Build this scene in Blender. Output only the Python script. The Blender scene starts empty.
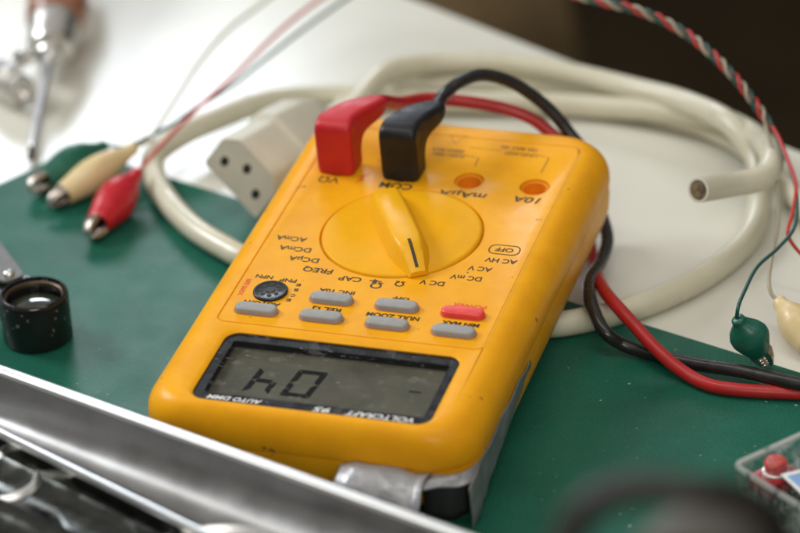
import bpy, bmesh, math, random
from mathutils import Vector, Matrix, noise
# Scene units: 1 unit = 1 cm. A yellow handheld multimeter on a green mat, leads and cables round it.
random.seed(7)
S = bpy.context.scene
S.unit_settings.scale_length = 0.01
COL = S.collection
PI = math.pi

# ------------------------------------------------------------------ helpers
def link(name, me, mat=None, parent=None, smooth=True, ang=35):
    o = bpy.data.objects.new(name, me)
    COL.objects.link(o)
    if mat is not None: me.materials.append(mat)
    if parent is not None: o.parent = parent
    if smooth:
        me.shade_smooth()
        me.set_sharp_from_angle(angle=math.radians(ang))
    return o

def mesh(name, verts, faces, mat=None, parent=None, smooth=True, ang=35):
    me = bpy.data.meshes.new(name)
    me.from_pydata([tuple(v) for v in verts], [], faces)
    me.validate(); me.update()
    bm = bmesh.new(); bm.from_mesh(me)
    bmesh.ops.recalc_face_normals(bm, faces=bm.faces)
    bm.to_mesh(me); bm.free()
    return link(name, me, mat, parent, smooth, ang)

def frombm(name, bm, mat=None, parent=None, smooth=True, ang=35, recalc=True):
    if recalc: bmesh.ops.recalc_face_normals(bm, faces=bm.faces)
    me = bpy.data.meshes.new(name)
    bm.to_mesh(me); bm.free()
    return link(name, me, mat, parent, smooth, ang)

def empty(name, loc=(0, 0, 0), rot=(0, 0, 0)):
    o = bpy.data.objects.new(name, None)
    COL.objects.link(o)
    o.location = loc; o.rotation_euler = rot
    o.empty_display_size = 0.5
    return o

def tag(o, label=None, cat=None, group=None, kind=None):
    if label: o['label'] = label
    if cat: o['category'] = cat
    if group: o['group'] = group
    if kind: o['kind'] = kind
    return o

def catmull(pts, n=10):
    P = [Vector(p) for p in pts]
    P = [P[0]*2-P[1]] + P + [P[-1]*2-P[-2]]
    out = []
    for i in range(1, len(P)-2):
        a, b, c, d = P[i-1], P[i], P[i+1], P[i+2]
        def td(u, v): return max((u-v).length, 1e-4)**0.5
        t0 = 0; t1 = t0+td(a, b); t2 = t1+td(b, c); t3 = t2+td(c, d)
        for k in range(n):
            t = t1+(t2-t1)*k/n
            A1 = a*((t1-t)/(t1-t0))+b*((t-t0)/(t1-t0))
            A2 = b*((t2-t)/(t2-t1))+c*((t-t1)/(t2-t1))
            A3 = c*((t3-t)/(t3-t2))+d*((t-t2)/(t3-t2))
            B1 = A1*((t2-t)/(t2-t0))+A2*((t-t0)/(t2-t0))
            B2 = A2*((t3-t)/(t3-t1))+A3*((t-t1)/(t3-t1))
            out.append(B1*((t2-t)/(t2-t1))+B2*((t-t1)/(t2-t1)))
    out.append(P[-2].copy())
    return out

def frames(path, up=Vector((0, 0, 1))):
    res = []
    n = len(path)
    t0 = (path[1]-path[0]).normalized()
    u = up-t0*up.dot(t0)
    if u.length < 1e-3: u = Vector((1, 0, 0))-t0*t0.x
    u.normalize()
    prev = t0
    for i in range(n):
        t = (path[min(i+1, n-1)]-path[max(i-1, 0)])
        if t.length < 1e-9: t = prev.copy()
        t.normalize()
        q = prev.rotation_difference(t)
        u = q @ u
        u = (u-t*u.dot(t)).normalized()
        prev = t
        res.append((path[i], t, u, t.cross(u)))
    return res

def tube_geo(path, r, seg=14, dome=True):
    """verts, faces of a round tube; r is a number or a function of 0..1"""
    fr = frames(path); n = len(fr)
    V = []; F = []
    def rad(i): return r(i/(n-1)) if callable(r) else r
    def ring(c, u, w, R):
        s = len(V)
        for k in range(seg):
            a = 2*PI*k/seg
            V.append(c+u*(R*math.cos(a))+w*(R*math.sin(a)))
        return s
    rings = []
    if dome:
        c, t, u, w = fr[0]; R = rad(0)
        for b in (75, 50, 25):
            rings.append(ring(c-t*(R*math.sin(math.radians(b))*.5), u, w, R*math.cos(math.radians(b))))
    for i, (c, t, u, w) in enumerate(fr): rings.append(ring(c, u, w, rad(i)))
    if dome:
        c, t, u, w = fr[-1]; R = rad(n-1)
        for b in (25, 50, 75):
            rings.append(ring(c+t*(R*math.sin(math.radians(b))*.5), u, w, R*math.cos(math.radians(b))))
    for a, b in zip(rings[:-1], rings[1:]):
        for k in range(seg):
            k2 = (k+1) % seg
            F.append((a+k, a+k2, b+k2, b+k))
    F.append(tuple(rings[0]+k for k in range(seg))[::-1])
    F.append(tuple(rings[-1]+k for k in range(seg)))
    return V, F

def tube(name, pts, r, mat, parent=None, n=10, seg=14, dome=True, raw=False):
    path = [Vector(p) for p in pts] if raw else catmull(pts, n)
    V, F = tube_geo(path, r, seg, dome)
    return mesh(name, V, F, mat, parent, ang=60)

def loft(name, rings, mat, parent=None, cap0=True, cap1=True, ang=35, closed=False):
    V = []; F = []; n = len(rings[0])
    for rg in rings: V += list(rg)
    R = len(rings)
    for i in range(R if closed else R-1):
        a = i*n; b = ((i+1) % R)*n
        for k in range(n):
            k2 = (k+1) % n
            F.append((a+k, a+k2, b+k2, b+k))
    if not closed:
        if cap0: F.append(tuple(range(n))[::-1])
        if cap1: F.append(tuple((R-1)*n+k for k in range(n)))
    return mesh(name, V, F, mat, parent, ang=ang)

def rrect(x0, x1, y0, y1, r, z, seg=8, dn=0):
    """rounded rectangle outline, counter-clockwise"""
    r = max(r, 0.004)
    pts = []
    for cx, cy, a0 in ((x1-r, y1-r, 0), (x0+r, y1-r, 90), (x0+r, y0+r, 180), (x1-r, y0+r, 270)):
        for k in range(seg+1):
            a = math.radians(a0+90*k/seg)
            pts.append(Vector((cx+r*math.cos(a), cy+r*math.sin(a), z)))
    return pts

def circ(cx, cy, r, z, n=40, a0=0):
    return [Vector((cx+r*math.cos(a0+2*PI*k/n), cy+r*math.sin(a0+2*PI*k/n), z)) for k in range(n)]

def lathe(name, prof, mat, parent=None, seg=48, axis_pt=(0, 0, 0), axis=(0, 0, 1), ang=35, cap0=True, cap1=True):
    """prof: list of (radius, distance along the axis)"""
    q = Vector((0, 0, 1)).rotation_difference(Vector(axis).normalized())
    A = Vector(axis_pt)
    rings = [[A+q @ Vector((r*math.cos(2*PI*k/seg), r*math.sin(2*PI*k/seg), h)) for k in range(seg)] for r, h in prof]
    return loft(name, rings, mat, parent, cap0, cap1, ang)

def box_bm(bm, x0, x1, y0, y1, z0, z1, bev=0.0, seg=2):
    v = [bm.verts.new(p) for p in ((x0, y0, z0), (x1, y0, z0), (x1, y1, z0), (x0, y1, z0), (x0, y0, z1), (x1, y0, z1), (x1, y1, z1), (x0, y1, z1))]
    fs = [bm.faces.new([v[i] for i in f]) for f in ((3, 2, 1, 0), (4, 5, 6, 7), (0, 1, 5, 4), (1, 2, 6, 5), (2, 3, 7, 6), (3, 0, 4, 7))]
    if bev:
        es = list({e for f in fs for e in f.edges})
        bmesh.ops.bevel(bm, geom=es, offset=bev, segments=seg, affect='EDGES', profile=0.5)

def box(name, x0, x1, y0, y1, z0, z1, mat, parent=None, bev=0.0, seg=2):
    bm = bmesh.new(); box_bm(bm, x0, x1, y0, y1, z0, z1, bev, seg)
    return frombm(name, bm, mat, parent, ang=30)

def xform(o, M):
    o.data.transform(M); o.data.update()
    return o

def text_geo(s, size, shear=0.0, extrude=0.0, bold=0.0, spacing=1.0):
    c = bpy.data.curves.new('lettering', 'FONT')
    c.body = s; c.size = size; c.shear = shear; c.extrude = extrude; c.offset = bold
    c.space_character = spacing
    c.align_x = 'CENTER'; c.align_y = 'CENTER'; c.resolution_u = 3
    o = bpy.data.objects.new('lettering', c)
    COL.objects.link(o)
    bpy.context.view_layer.update()
    dg = bpy.context.evaluated_depsgraph_get()
    me = bpy.data.meshes.new_from_object(o.evaluated_get(dg))
    V = [v.co.copy() for v in me.vertices]; F = [tuple(p.vertices) for p in me.polygons]
    bpy.data.objects.remove(o); bpy.data.curves.remove(c); bpy.data.meshes.remove(me)
    return V, F

class Geo:
    def __init__(s): s.V = []; s.F = []
    def add(s, V, F, M=None):
        b = len(s.V)
        s.V += [(M @ Vector(v)) if M is not None else Vector(v) for v in V]
        s.F += [tuple(i+b for i in f) for f in F]
    def text(s, t, x, y, z, size, wid=None, rot=PI, shear=0.0, bold=0.0, sy=1.0):
        V, F = text_geo(t, size, shear, 0, bold)
        xs = [v.x for v in V]; ys = [v.y for v in V]
        w = max(xs)-min(xs); cx = (max(xs)+min(xs))/2; cy = (max(ys)+min(ys))/2
        k = (wid/w) if wid else 1.0
        V = [Vector(((v.x-cx)*k, (v.y-cy)*sy, 0)) for v in V]
        s.add(V, F, Matrix.Translation((x, y, z)) @ Matrix.Rotation(rot, 4, 'Z'))
    def bar(s, a, b, w, z):
        a = Vector(a); b = Vector(b); d = (b-a).normalized(); n = Vector((-d.y, d.x))*w/2
        s.add([(a+n).to_3d()+Vector((0, 0, z)), (a-n).to_3d()+Vector((0, 0, z)), (b-n).to_3d()+Vector((0, 0, z)), (b+n).to_3d()+Vector((0, 0, z))], [(0, 1, 2, 3)])
    def ribbon(s, pts, w, closed=True):
        n = len(pts); V = []; F = []
        for i in range(n):
            a = pts[(i-1) % n] if closed or i else pts[0]; b = pts[(i+1) % n] if closed or i < n-1 else pts[-1]; t = (b-a).normalized(); nn = Vector((-t.y, t.x, 0))*w/2
            V += [pts[i]+nn, pts[i]-nn]
        for i in range(n if closed else n-1):
            j = (i+1) % n
            F.append((2*i, 2*i+1, 2*j+1, 2*j))
        s.add(V, F)
    def build(s, name, mat, parent=None, smooth=False):
        me = bpy.data.meshes.new(name)
        me.from_pydata([tuple(v) for v in s.V], [], s.F); me.update()
        return link(name, me, mat, parent, smooth)

# ------------------------------------------------------------------ materials
def nt(name):
    m = bpy.data.materials.new(name); m.use_nodes = True
    t = m.node_tree
    return m, t, t.nodes['Principled BSDF'], t.nodes, t.links

def mat(name, col, rough=0.5, metal=0.0, coat=0.0, coat_r=0.1, spec=0.5, sss=0.0, sss_r=0.3,
        vary=0.0, vscale=1.5, vcol=None, bump=0.0, bscale=8.0, rvar=0.0, trans=0.0, ior=1.5, speck=None, scratch=None, aniso=0.0):
    m, t, b, N, L = nt(name)
    b.inputs['Base Color'].default_value = (*col, 1)
    b.inputs['Roughness'].default_value = rough
    b.inputs['Metallic'].default_value = metal
    b.inputs['Coat Weight'].default_value = coat
    b.inputs['Coat Roughness'].default_value = coat_r
    b.inputs['Specular IOR Level'].default_value = spec
    b.inputs['IOR'].default_value = ior
    b.inputs['Transmission Weight'].default_value = trans
    b.inputs['Anisotropic'].default_value = aniso
    if sss:
        b.inputs['Subsurface Weight'].default_value = sss
        b.inputs['Subsurface Radius'].default_value = (1.0, .5, .2)
        b.inputs['Subsurface Scale'].default_value = sss_r
    tc = N.new('ShaderNodeTexCoord')
    colsock = None
    if vary:
        n1 = N.new('ShaderNodeTexNoise'); n1.inputs['Scale'].default_value = vscale; n1.inputs['Detail'].default_value = 6; n1.inputs['Roughness'].default_value = .62
        L.new(tc.outputs['Object'], n1.inputs['Vector'])
        r = N.new('ShaderNodeValToRGB'); r.color_ramp.elements[0].position = .36; r.color_ramp.elements[1].position = .66
        L.new(n1.outputs['Fac'], r.inputs['Fac'])
        mx = N.new('ShaderNodeMix'); mx.data_type = 'RGBA'
        v = vcol or tuple(c*.6 for c in col)
        mx.inputs['A'].default_value = (*col, 1)
        mx.inputs['B'].default_value = (*[a*(1-vary)+c*vary for a, c in zip(col, v)], 1)
        L.new(r.outputs['Color'], mx.inputs['Factor'])
        colsock = mx.outputs['Result']
    if speck:   # (colour, scale, threshold)
        sc, ss, th = speck
        n2 = N.new('ShaderNodeTexNoise'); n2.inputs['Scale'].default_value = ss; n2.inputs['Detail'].default_value = 2
        L.new(tc.outputs['Object'], n2.inputs['Vector'])
        r2 = N.new('ShaderNodeValToRGB'); r2.color_ramp.elements[0].position = th; r2.color_ramp.elements[1].position = th+.03
        L.new(n2.outputs['Fac'], r2.inputs['Fac'])
        m2 = N.new('ShaderNodeMix'); m2.data_type = 'RGBA'
        if colsock: L.new(colsock, m2.inputs['A'])
        else: m2.inputs['A'].default_value = (*col, 1)
        m2.inputs['B'].default_value = (*sc, 1)
        L.new(r2.outputs['Color'], m2.inputs['Factor'])
        colsock = m2.outputs['Result']
    if scratch:  # (colour, stretch vector, threshold, scale)
        sc, st, th, ss = scratch
        mp = N.new('ShaderNodeMapping'); mp.inputs['Scale'].default_value = st; mp.inputs['Rotation'].default_value = (0, 0, .5)
        L.new(tc.outputs['Object'], mp.inputs['Vector'])
        n3 = N.new('ShaderNodeTexNoise'); n3.inputs['Scale'].default_value = ss; n3.inputs['Detail'].default_value = 5; n3.inputs['Roughness'].default_value = .7
        L.new(mp.outputs['Vector'], n3.inputs['Vector'])
        r3 = N.new('ShaderNodeValToRGB'); r3.color_ramp.elements[0].position = th; r3.color_ramp.elements[1].position = th+.08
        L.new(n3.outputs['Fac'], r3.inputs['Fac'])
        m3 = N.new('ShaderNodeMix'); m3.data_type = 'RGBA'
        if colsock: L.new(colsock, m3.inputs['A'])
        else: m3.inputs['A'].default_value = (*col, 1)
        m3.inputs['B'].default_value = (*sc, 1)
        L.new(r3.outputs['Color'], m3.inputs['Factor'])
        colsock = m3.outputs['Result']
    if colsock: L.new(colsock, b.inputs['Base Color'])
    if rvar:
        n4 = N.new('ShaderNodeTexNoise'); n4.inputs['Scale'].default_value = vscale*1.7; n4.inputs['Detail'].default_value = 5
        L.new(tc.outputs['Object'], n4.inputs['Vector'])
        mr = N.new('ShaderNodeMapRange'); mr.inputs['From Min'].default_value = .3; mr.inputs['From Max'].default_value = .7
        mr.inputs['To Min'].default_value = max(rough-rvar, .02); mr.inputs['To Max'].default_value = rough+rvar
        L.new(n4.outputs['Fac'], mr.inputs['Value']); L.new(mr.outputs['Result'], b.inputs['Roughness'])
    if bump:
        n5 = N.new('ShaderNodeTexNoise'); n5.inputs['Scale'].default_value = bscale; n5.inputs['Detail'].default_value = 4
        L.new(tc.outputs['Object'], n5.inputs['Vector'])
        bp = N.new('ShaderNodeBump'); bp.inputs['Strength'].default_value = bump; bp.inputs['Distance'].default_value = .05
        L.new(n5.outputs['Fac'], bp.inputs['Height']); L.new(bp.outputs['Normal'], b.inputs['Normal'])
    return m

YEL = (.86, .395, .009)
M = dict(
    yellow=mat('yellow_plastic', YEL, .40, spec=.13, coat=.04, coat_r=.12, vary=.55, vscale=.8, vcol=(.72, .295, .008), scratch=((.93, .60, .16), (1, 16, 1), .70, 1.3), bump=.06, bscale=30, rvar=.07, sss=.08, sss_r=.25,
               speck=((.34, .15, .03), 2.4, .725)),
    dial=mat('lemon_yellow_plastic', (.82, .395, .007), .40, spec=.14, vary=.2, vscale=.8, bump=.04, bscale=30, rvar=.05, sss=.06, sss_r=.2),
    knob=mat('knob_yellow_plastic', (.84, .42, .008), .32, spec=.28, vary=.1, vscale=1, bump=.05, bscale=20, rvar=.05, sss=.08),
    groove=mat('orange_plastic', (.62, .17, .008), .5, vary=.4),
    socket=mat('socket_orange_plastic', (.78, .25, .010), .5, spec=.2, sss=.2, sss_r=.4),
    ink=mat('black_ink', (.035, .025, .01), .6, speck=((.5, .22, .02), 26, .66)),
    inkfade=mat('worn_black_ink', (.12, .06, .012), .6, speck=((.7, .3, .02), 18, .57)),
    redink=mat('red_ink', (.75, .08, .015), .6, speck=((.8, .35, .02), 18, .6)),
    white=mat('white_ink', (.85, .85, .83), .5, speck=((.1, .1, .1), 30, .66)),
    bezel=mat('black_bezel', (.007, .0075, .009), .3, spec=.2, vary=.5, vcol=(.02, .02, .022), rvar=.1),
    cavity=mat('dark_grey_plastic', (.02, .021, .022), .4, vary=.3),
    segm=mat('liquid_crystal_segment', (.013, .013, .014), .7, spec=.03),
    grey=mat('grey_rubber', (.30, .295, .285), .48, vary=.35, vscale=3, vcol=(.22, .21, .19), bump=.08, bscale=25, rvar=.08),
    redbtn=mat('red_button_plastic', (.80, .06, .05), .36, vary=.3, vscale=3, rvar=.08, sss=.1),
    blackp=mat('black_glossy_plastic', (.022, .022, .024), .3, spec=.4),
    redplug=mat('red_plug_plastic', (.56, .014, .022), .42, vary=.35, vscale=1.2, bump=.12, bscale=16, rvar=.1, sss=.05),
    blackplug=mat('black_plug_rubber', (.008, .0085, .011), .40, spec=.35, vary=.5, vscale=1.4, vcol=(.022, .022, .026), bump=.15, bscale=16, rvar=.12),
    redwire=mat('red_lead_rubber', (.42, .014, .014), .38, vary=.4, vscale=1.2, rvar=.12, bump=.06),
    blackwire=mat('black_lead_rubber', (.012, .011, .011), .3, vary=.4, vscale=1.4, vcol=(.035, .03, .028), rvar=.12, bump=.06),
    cream=mat('cream_cable_sheath', (.60, .57, .44), .33, vary=.55, vscale=.5, vcol=(.50, .465, .335), rvar=.1, bump=.04, bscale=4),
    plugbeige=mat('beige_plug_plastic', (.62, .60, .50), .5, vary=.3, vscale=.8, bump=.06, bscale=14),
    hole=mat('black_socket_hole', (.015, .013, .012), .6),
    table=mat('white_table_laminate', (.68, .67, .59), .22, spec=.5, vary=.35, vscale=.07, vcol=(.61, .59, .50), rvar=.06, bump=.02, bscale=3),
    greenclip=mat('green_vinyl', (.010, .115, .075), .36, vary=.4, vscale=2, rvar=.08, bump=.06, bscale=14),
    redclip=mat('red_vinyl', (.55, .010, .022), .33, vary=.4, vscale=2, rvar=.08, bump=.06, bscale=14),
    creamclip=mat('cream_vinyl', (.70, .55, .30), .38, vary=.4, vscale=2, vcol=(.6, .44, .2), rvar=.08, bump=.06, bscale=14),
    jaw=mat('nickel_plated_steel', (.55, .50, .45), .32, metal=1, vary=.6, vscale=6, vcol=(.22, .16, .12), rvar=.12, bump=.2, bscale=20),
    wirered=mat('thin_red_wire', (.50, .03, .03), .4), wiregreen=mat('thin_green_wire', (.012, .075, .06), .4),
    wirewhite=mat('thin_white_wire', (.38, .34, .25), .4),
    dull=mat('dull_nickel', (.20, .195, .185), .5, metal=.8, vary=.5, vscale=3, vcol=(.10, .09, .085)),
    wood=mat('varnished_wood', (.36, .16, .09), .3, vary=.7, vscale=2.5, vcol=(.16, .06, .03), coat=.5, rvar=.08),
    chrome=mat('chrome', (.74, .73, .71), .3, metal=1, rvar=.06, vary=.3, vscale=3, vcol=(.4, .36, .3), bump=.05, bscale=6),
    steel=mat('blade_steel', (.82, .82, .84), .36, metal=1, rvar=.06, vary=.4, vscale=3),
    darksteel=mat('sooty_steel', (.10, .08, .07), .45, metal=.8),
    loupe=mat('black_enamelled_metal', (.010, .010, .010), .22, bump=.12, bscale=3, rvar=.1, speck=((.13, .125, .115), 4.2, .655)),
    copper=mat('brown_lens_ring', (.12, .085, .06), .35, metal=.7, vary=.5, vscale=4),
    lens=mat('dark_lens_glass', (.03, .035, .025), .04, coat=1, coat_r=.02),
    tape=mat('silver_duct_tape', (.31, .31, .32), .40, metal=.45, vary=.5, vscale=2.5, vcol=(.20, .20, .205), bump=.9, bscale=2.2, rvar=.12),
    alu=mat('brushed_aluminium', (.36, .355, .35), .34, metal=1, vary=.5, vscale=.6, vcol=(.24, .235, .23), rvar=.06, bump=.03, bscale=.8,
            scratch=((.46, .45, .43), (1, 14, 1), .66, 1.2)),
    rim=mat('polished_aluminium', (.93, .93, .92), .34, metal=1),
    pressed=mat('dark_pressed_metal', (.13, .135, .125), .16, metal=1, vary=.6, vscale=.9, vcol=(.05, .055, .05), rvar=.1, bump=.12, bscale=.7),
    pcb=mat('dark_circuit_board', (.035, .035, .03), .35, vary=.7, vscale=4, vcol=(.12, .11, .07)),
    blue=mat('pale_blue_label', (.28, .46, .80), .4, vary=.3, vscale=2),
    grime=mat('dried_glue_blob', (.45, .42, .33), .45, bump=.1),
    darkcable=mat('soft_black_cable', (.018, .014, .012), .5, vary=.3),
    taupe=mat('taupe_rubber', (.12, .112, .10), .6, vary=.3),
    floor=mat('dark_brown_carpet', (.034, .023, .012), .95, spec=.05, vary=.7, vscale=.03, vcol=(.010, .007, .003), bump=.5, bscale=3),
    cloth=mat('brown_leather', (.24, .17, .085), .7, spec=.15, vary=.8, vscale=.18, vcol=(.07, .047, .022), bump=.3, bscale=2),
    tabedge=mat('brown_table_edging', (.10, .07, .045), .5, vary=.4),
)

def mat_mat():
    """green craft mat: fine grain, scuffs, dust"""
    m, t, b, N, L = nt('green_vinyl_mat')
    tc = N.new('ShaderNodeTexCoord')
    def ns(sc, det=5, ro=.6, vec=None):
        n = N.new('ShaderNodeTexNoise'); n.inputs['Scale'].default_value = sc; n.inputs['Detail'].default_value = det; n.inputs['Roughness'].default_value = ro
        L.new(vec or tc.outputs['Object'], n.inputs['Vector']); return n.outputs['Fac']
    def ramp(f, a, c0, bpos, c1):
        r = N.new('ShaderNodeValToRGB'); r.color_ramp.elements[0].position = a; r.color_ramp.elements[1].position = bpos
        r.color_ramp.elements[0].color = (*c0, 1); r.color_ramp.elements[1].color = (*c1, 1); L.new(f, r.inputs['Fac']); return r.outputs['Color']
    base = ramp(ns(.25, 6), .35, (.011, .090, .058), .68, (.015, .125, .082))
    fine = ramp(ns(16, 3), .3, (.78, .78, .78), .7, (1.15, 1.15, 1.15))
    mx = N.new('ShaderNodeMix'); mx.data_type = 'RGBA'; mx.blend_type = 'MULTIPLY'; mx.inputs['Factor'].default_value = 1
    L.new(base, mx.inputs['A']); L.new(fine, mx.inputs['B'])
    # dust specks
    sp = ramp(ns(5.5, 1.5, .5), .752, (0, 0, 0), .79, (.7, .7, .7))
    m2 = N.new('ShaderNodeMix'); m2.data_type = 'RGBA'
    L.new(sp, m2.inputs['Factor']); L.new(mx.outputs['Result'], m2.inputs['A']); m2.inputs['B'].default_value = (.42, .46, .38, 1)
    # faint scuffs
    mp = N.new('ShaderNodeMapping'); mp.inputs['Scale'].default_value = (1, 7, 1); mp.inputs['Rotation'].default_value = (0, 0, .7)
    L.new(tc.outputs['Object'], mp.inputs['Vector'])
    mpb = N.new('ShaderNodeMapping'); mpb.inputs['Scale'].default_value = (1, 26, 1); mpb.inputs['Rotation'].default_value = (0, 0, -.45)
    L.new(tc.outputs['Object'], mpb.inputs['Vector'])
    sc1 = ramp(ns(1.1, 6, .72, mp.outputs['Vector']), .60, (0, 0, 0), .76, (.34, .34, .34))
    sc2 = ramp(ns(.9, 4, .6, mpb.outputs['Vector']), .665, (0, 0, 0), .70, (.5, .5, .5))
    ms = N.new('ShaderNodeMix'); ms.data_type = 'RGBA'; ms.blend_type = 'ADD'; ms.inputs['Factor'].default_value = 1
    L.new(sc1, ms.inputs['A']); L.new(sc2, ms.inputs['B']); sc = ms.outputs['Result']
    m3 = N.new('ShaderNodeMix'); m3.data_type = 'RGBA'
    L.new(sc, m3.inputs['Factor']); L.new(m2.outputs['Result'], m3.inputs['A']); m3.inputs['B'].default_value = (.06, .20, .15, 1)
    L.new(m3.outputs['Result'], b.inputs['Base Color'])
    mr = N.new('ShaderNodeMapRange'); mr.inputs['To Min'].default_value = .30; mr.inputs['To Max'].default_value = .50
    L.new(ns(.8), mr.inputs['Value']); L.new(mr.outputs['Result'], b.inputs['Roughness'])
    b.inputs['Specular IOR Level'].default_value = .16
    bp = N.new('ShaderNodeBump'); bp.inputs['Strength'].default_value = .25; bp.inputs['Distance'].default_value = .03
    L.new(ns(14, 3), bp.inputs['Height']); L.new(bp.outputs['Normal'], b.inputs['Normal'])
    return m
M['mat'] = mat_mat()

def lcd_mat():
    m, t, b, N, L = nt('lcd_glass_grey_green')
    tc = N.new('ShaderNodeTexCoord')
    n = N.new('ShaderNodeTexNoise'); n.inputs['Scale'].default_value = 1.1; n.inputs['Detail'].default_value = 5
    L.new(tc.outputs['Object'], n.inputs['Vector'])
    r = N.new('ShaderNodeValToRGB'); r.color_ramp.elements[0].position = .3; r.color_ramp.elements[1].position = .7
    r.color_ramp.elements[0].color = (.060, .058, .042, 1); r.color_ramp.elements[1].color = (.098, .094, .068, 1)
    L.new(n.outputs['Fac'], r.inputs['Fac']); L.new(r.outputs['Color'], b.inputs['Base Color'])
    b.inputs['Roughness'].default_value = .5; b.inputs['Specular IOR Level'].default_value = .08
    return m
M['lcd'] = lcd_mat()

def pane_mat(name, rough, scr, tint=(1, 1, 1), refl=1.0):
    """thin clear plastic: see-through with a fresnel gloss and pale scratches"""
    m = bpy.data.materials.new(name); m.use_nodes = True
    t = m.node_tree; N = t.nodes; L = t.links
    N.remove(N['Principled BSDF']); out = N['Material Output']
    tr = N.new('ShaderNodeBsdfTransparent'); tr.inputs['Color'].default_value = (*tint, 1)
    gl = N.new('ShaderNodeBsdfGlossy'); gl.inputs['Roughness'].default_value = rough
    fr = N.new('ShaderNodeLayerWeight'); fr.inputs['Blend'].default_value = .5
    pw_ = N.new('ShaderNodeMath'); pw_.operation = 'POWER'; pw_.inputs[1].default_value = 5
    L.new(fr.outputs['Facing'], pw_.inputs[0])
    mu = N.new('ShaderNodeMath'); mu.operation = 'MULTIPLY_ADD'; mu.inputs[1].default_value = .9*refl; mu.inputs[2].default_value = .045*refl
    L.new(pw_.outputs[0], mu.inputs[0])
    mx = N.new('ShaderNodeMixShader'); L.new(mu.outputs[0], mx.inputs['Fac']); L.new(tr.outputs[0], mx.inputs[1]); L.new(gl.outputs[0], mx.inputs[2])
    df = N.new('ShaderNodeBsdfDiffuse'); df.inputs['Color'].default_value = (.75, .75, .72, 1)
    tc = N.new('ShaderNodeTexCoord')
    prev = mx.outputs[0]
    for rot, sc, th, amt in scr:
        mp = N.new('ShaderNodeMapping'); mp.inputs['Rotation'].default_value = (0, 0, rot); mp.inputs['Scale'].default_value = (1, sc, 1)
        L.new(tc.outputs['Object'], mp.inputs['Vector'])
        n = N.new('ShaderNodeTexNoise'); n.inputs['Scale'].default_value = 1.6; n.inputs['Detail'].default_value = 5; n.inputs['Roughness'].default_value = .65
        L.new(mp.outputs['Vector'], n.inputs['Vector'])
        r = N.new('ShaderNodeValToRGB'); r.color_ramp.elements[0].position = th; r.color_ramp.elements[1].position = th+.05
        r.color_ramp.elements[1].color = (amt, amt, amt, 1)
        L.new(n.outputs['Fac'], r.inputs['Fac'])
        m2 = N.new('ShaderNodeMixShader'); L.new(r.outputs['Color'], m2.inputs['Fac']); L.new(prev, m2.inputs[1]); L.new(df.outputs[0], m2.inputs[2])
        prev = m2.outputs[0]
    L.new(prev, out.inputs['Surface'])
    return m
M['pane'] = pane_mat('clear_scratched_window', .10, [(.6, 8, .66, .30), (-.35, 10, .67, .25), (.2, 1.3, .58, .05), (1.2, 5, .67, .35), (2.0, 9, .675, .4), (.1, 18, .67, .3)], refl=.3)
M['clearedge'] = pane_mat('clear_plastic_rim', .15, [(.3, 2, .40, .45)], tint=(.9, .92, .9), refl=2.5)
M['clear'] = pane_mat('clear_plastic_box_wall', .08, [(.3, 4, .57, .30), (1.1, 2, .52, .16)], tint=(.90, .92, .90), refl=1.6)

# ------------------------------------------------------------------ setting
def slab(name, poly, z0, z1, m, bev=0.0):
    bm = bmesh.new()
    vs = [bm.verts.new((x, y, z1)) for x, y in poly]
    f = bm.faces.new(vs)
    r = bmesh.ops.extrude_face_region(bm, geom=[f])
    for v in r['geom']:
        if isinstance(v, bmesh.types.BMVert): v.co.z = z0
    if bev:
        bm.normal_update()
        es = [e for e in bm.edges if all(abs(v.co.z-z1) < 1e-6 for v in e.verts)]
        bmesh.ops.bevel(bm, geom=es, offset=bev, segments=3, affect='EDGES', profile=.5)
    return frombm(name, bm, m, ang=30)

# table top: far edge runs from upper left to right, with a thin darker edging
te0 = Vector((-6.45, 22.1)); te1 = Vector((8.4, 13.55)); td_ = (te1-te0).normalized()
A_ = te0-td_*75; B_ = te1+td_*26
tn = Vector((td_.y, -td_.x))   # towards the camera
tab = slab('table', [tuple(A_), tuple(A_+tn*130), tuple(B_+tn*130), tuple(B_)], -2.6, 0.0, M['table'], .2)
tag(tab, 'white laminate table top under the green mat and all the tools', 'table')
fl = mesh('floor', [(-500, -300, -72), (500, -300, -72), (500, 600, -72), (-500, 600, -72)], [(0, 1, 2, 3)], M['floor'], smooth=False)
tag(fl, kind='structure')

# green mat
P0 = Vector((-13.76, 8.94)); fd = Vector((10.94, .35))-P0; fd.normalize(); ld = Vector((-15.13, 6.22))-P0; ld.normalize()
gm = slab('craft_mat', [tuple(P0), tuple(P0+ld*45), tuple(P0+ld*45+fd*60+Vector((0, 0))), tuple(P0+fd*44)], 0.004, 0.12, M['mat'], .03)
tag(gm, 'scuffed dark green craft mat lying under the yellow meter', 'mat')

# brown leather bag standing behind the table on the floor
def bag():
    rings = []
    for i in range(15):
        t = i/14
        z = -72+t*62
        rr = []
        for k in range(48):
            a = 2*PI*k/48
            ca, sa = math.cos(a), math.sin(a)
            ex = (abs(ca)**.6)*(1 if ca > 0 else -1); ey = (abs(sa)**.6)*(1 if sa > 0 else -1)
            s = 1-.12*t**3-(.5 if i == 14 else 0)-(.12 if i == 13 else 0)
            q = noise.noise(Vector((ex*2, ey*2, z*.04)))*1.8
            rr.append(Vector((ex*(15*s+q), ey*(8*s+q), z+(noise.noise(Vector((k*.2, 3, t)))*2 if i > 11 else 0))))
        rings.append(rr)
    R_ = Matrix.Translation((-27, 66, 0)) @ Matrix.Rotation(-.4, 4, 'Z')
    return loft('bag', [[R_ @ v for v in r] for r in rings], M['cloth'], ang=50)
tag(bag(), 'blurred brown leather bag in the dark beyond the far table edge', 'bag')

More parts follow.
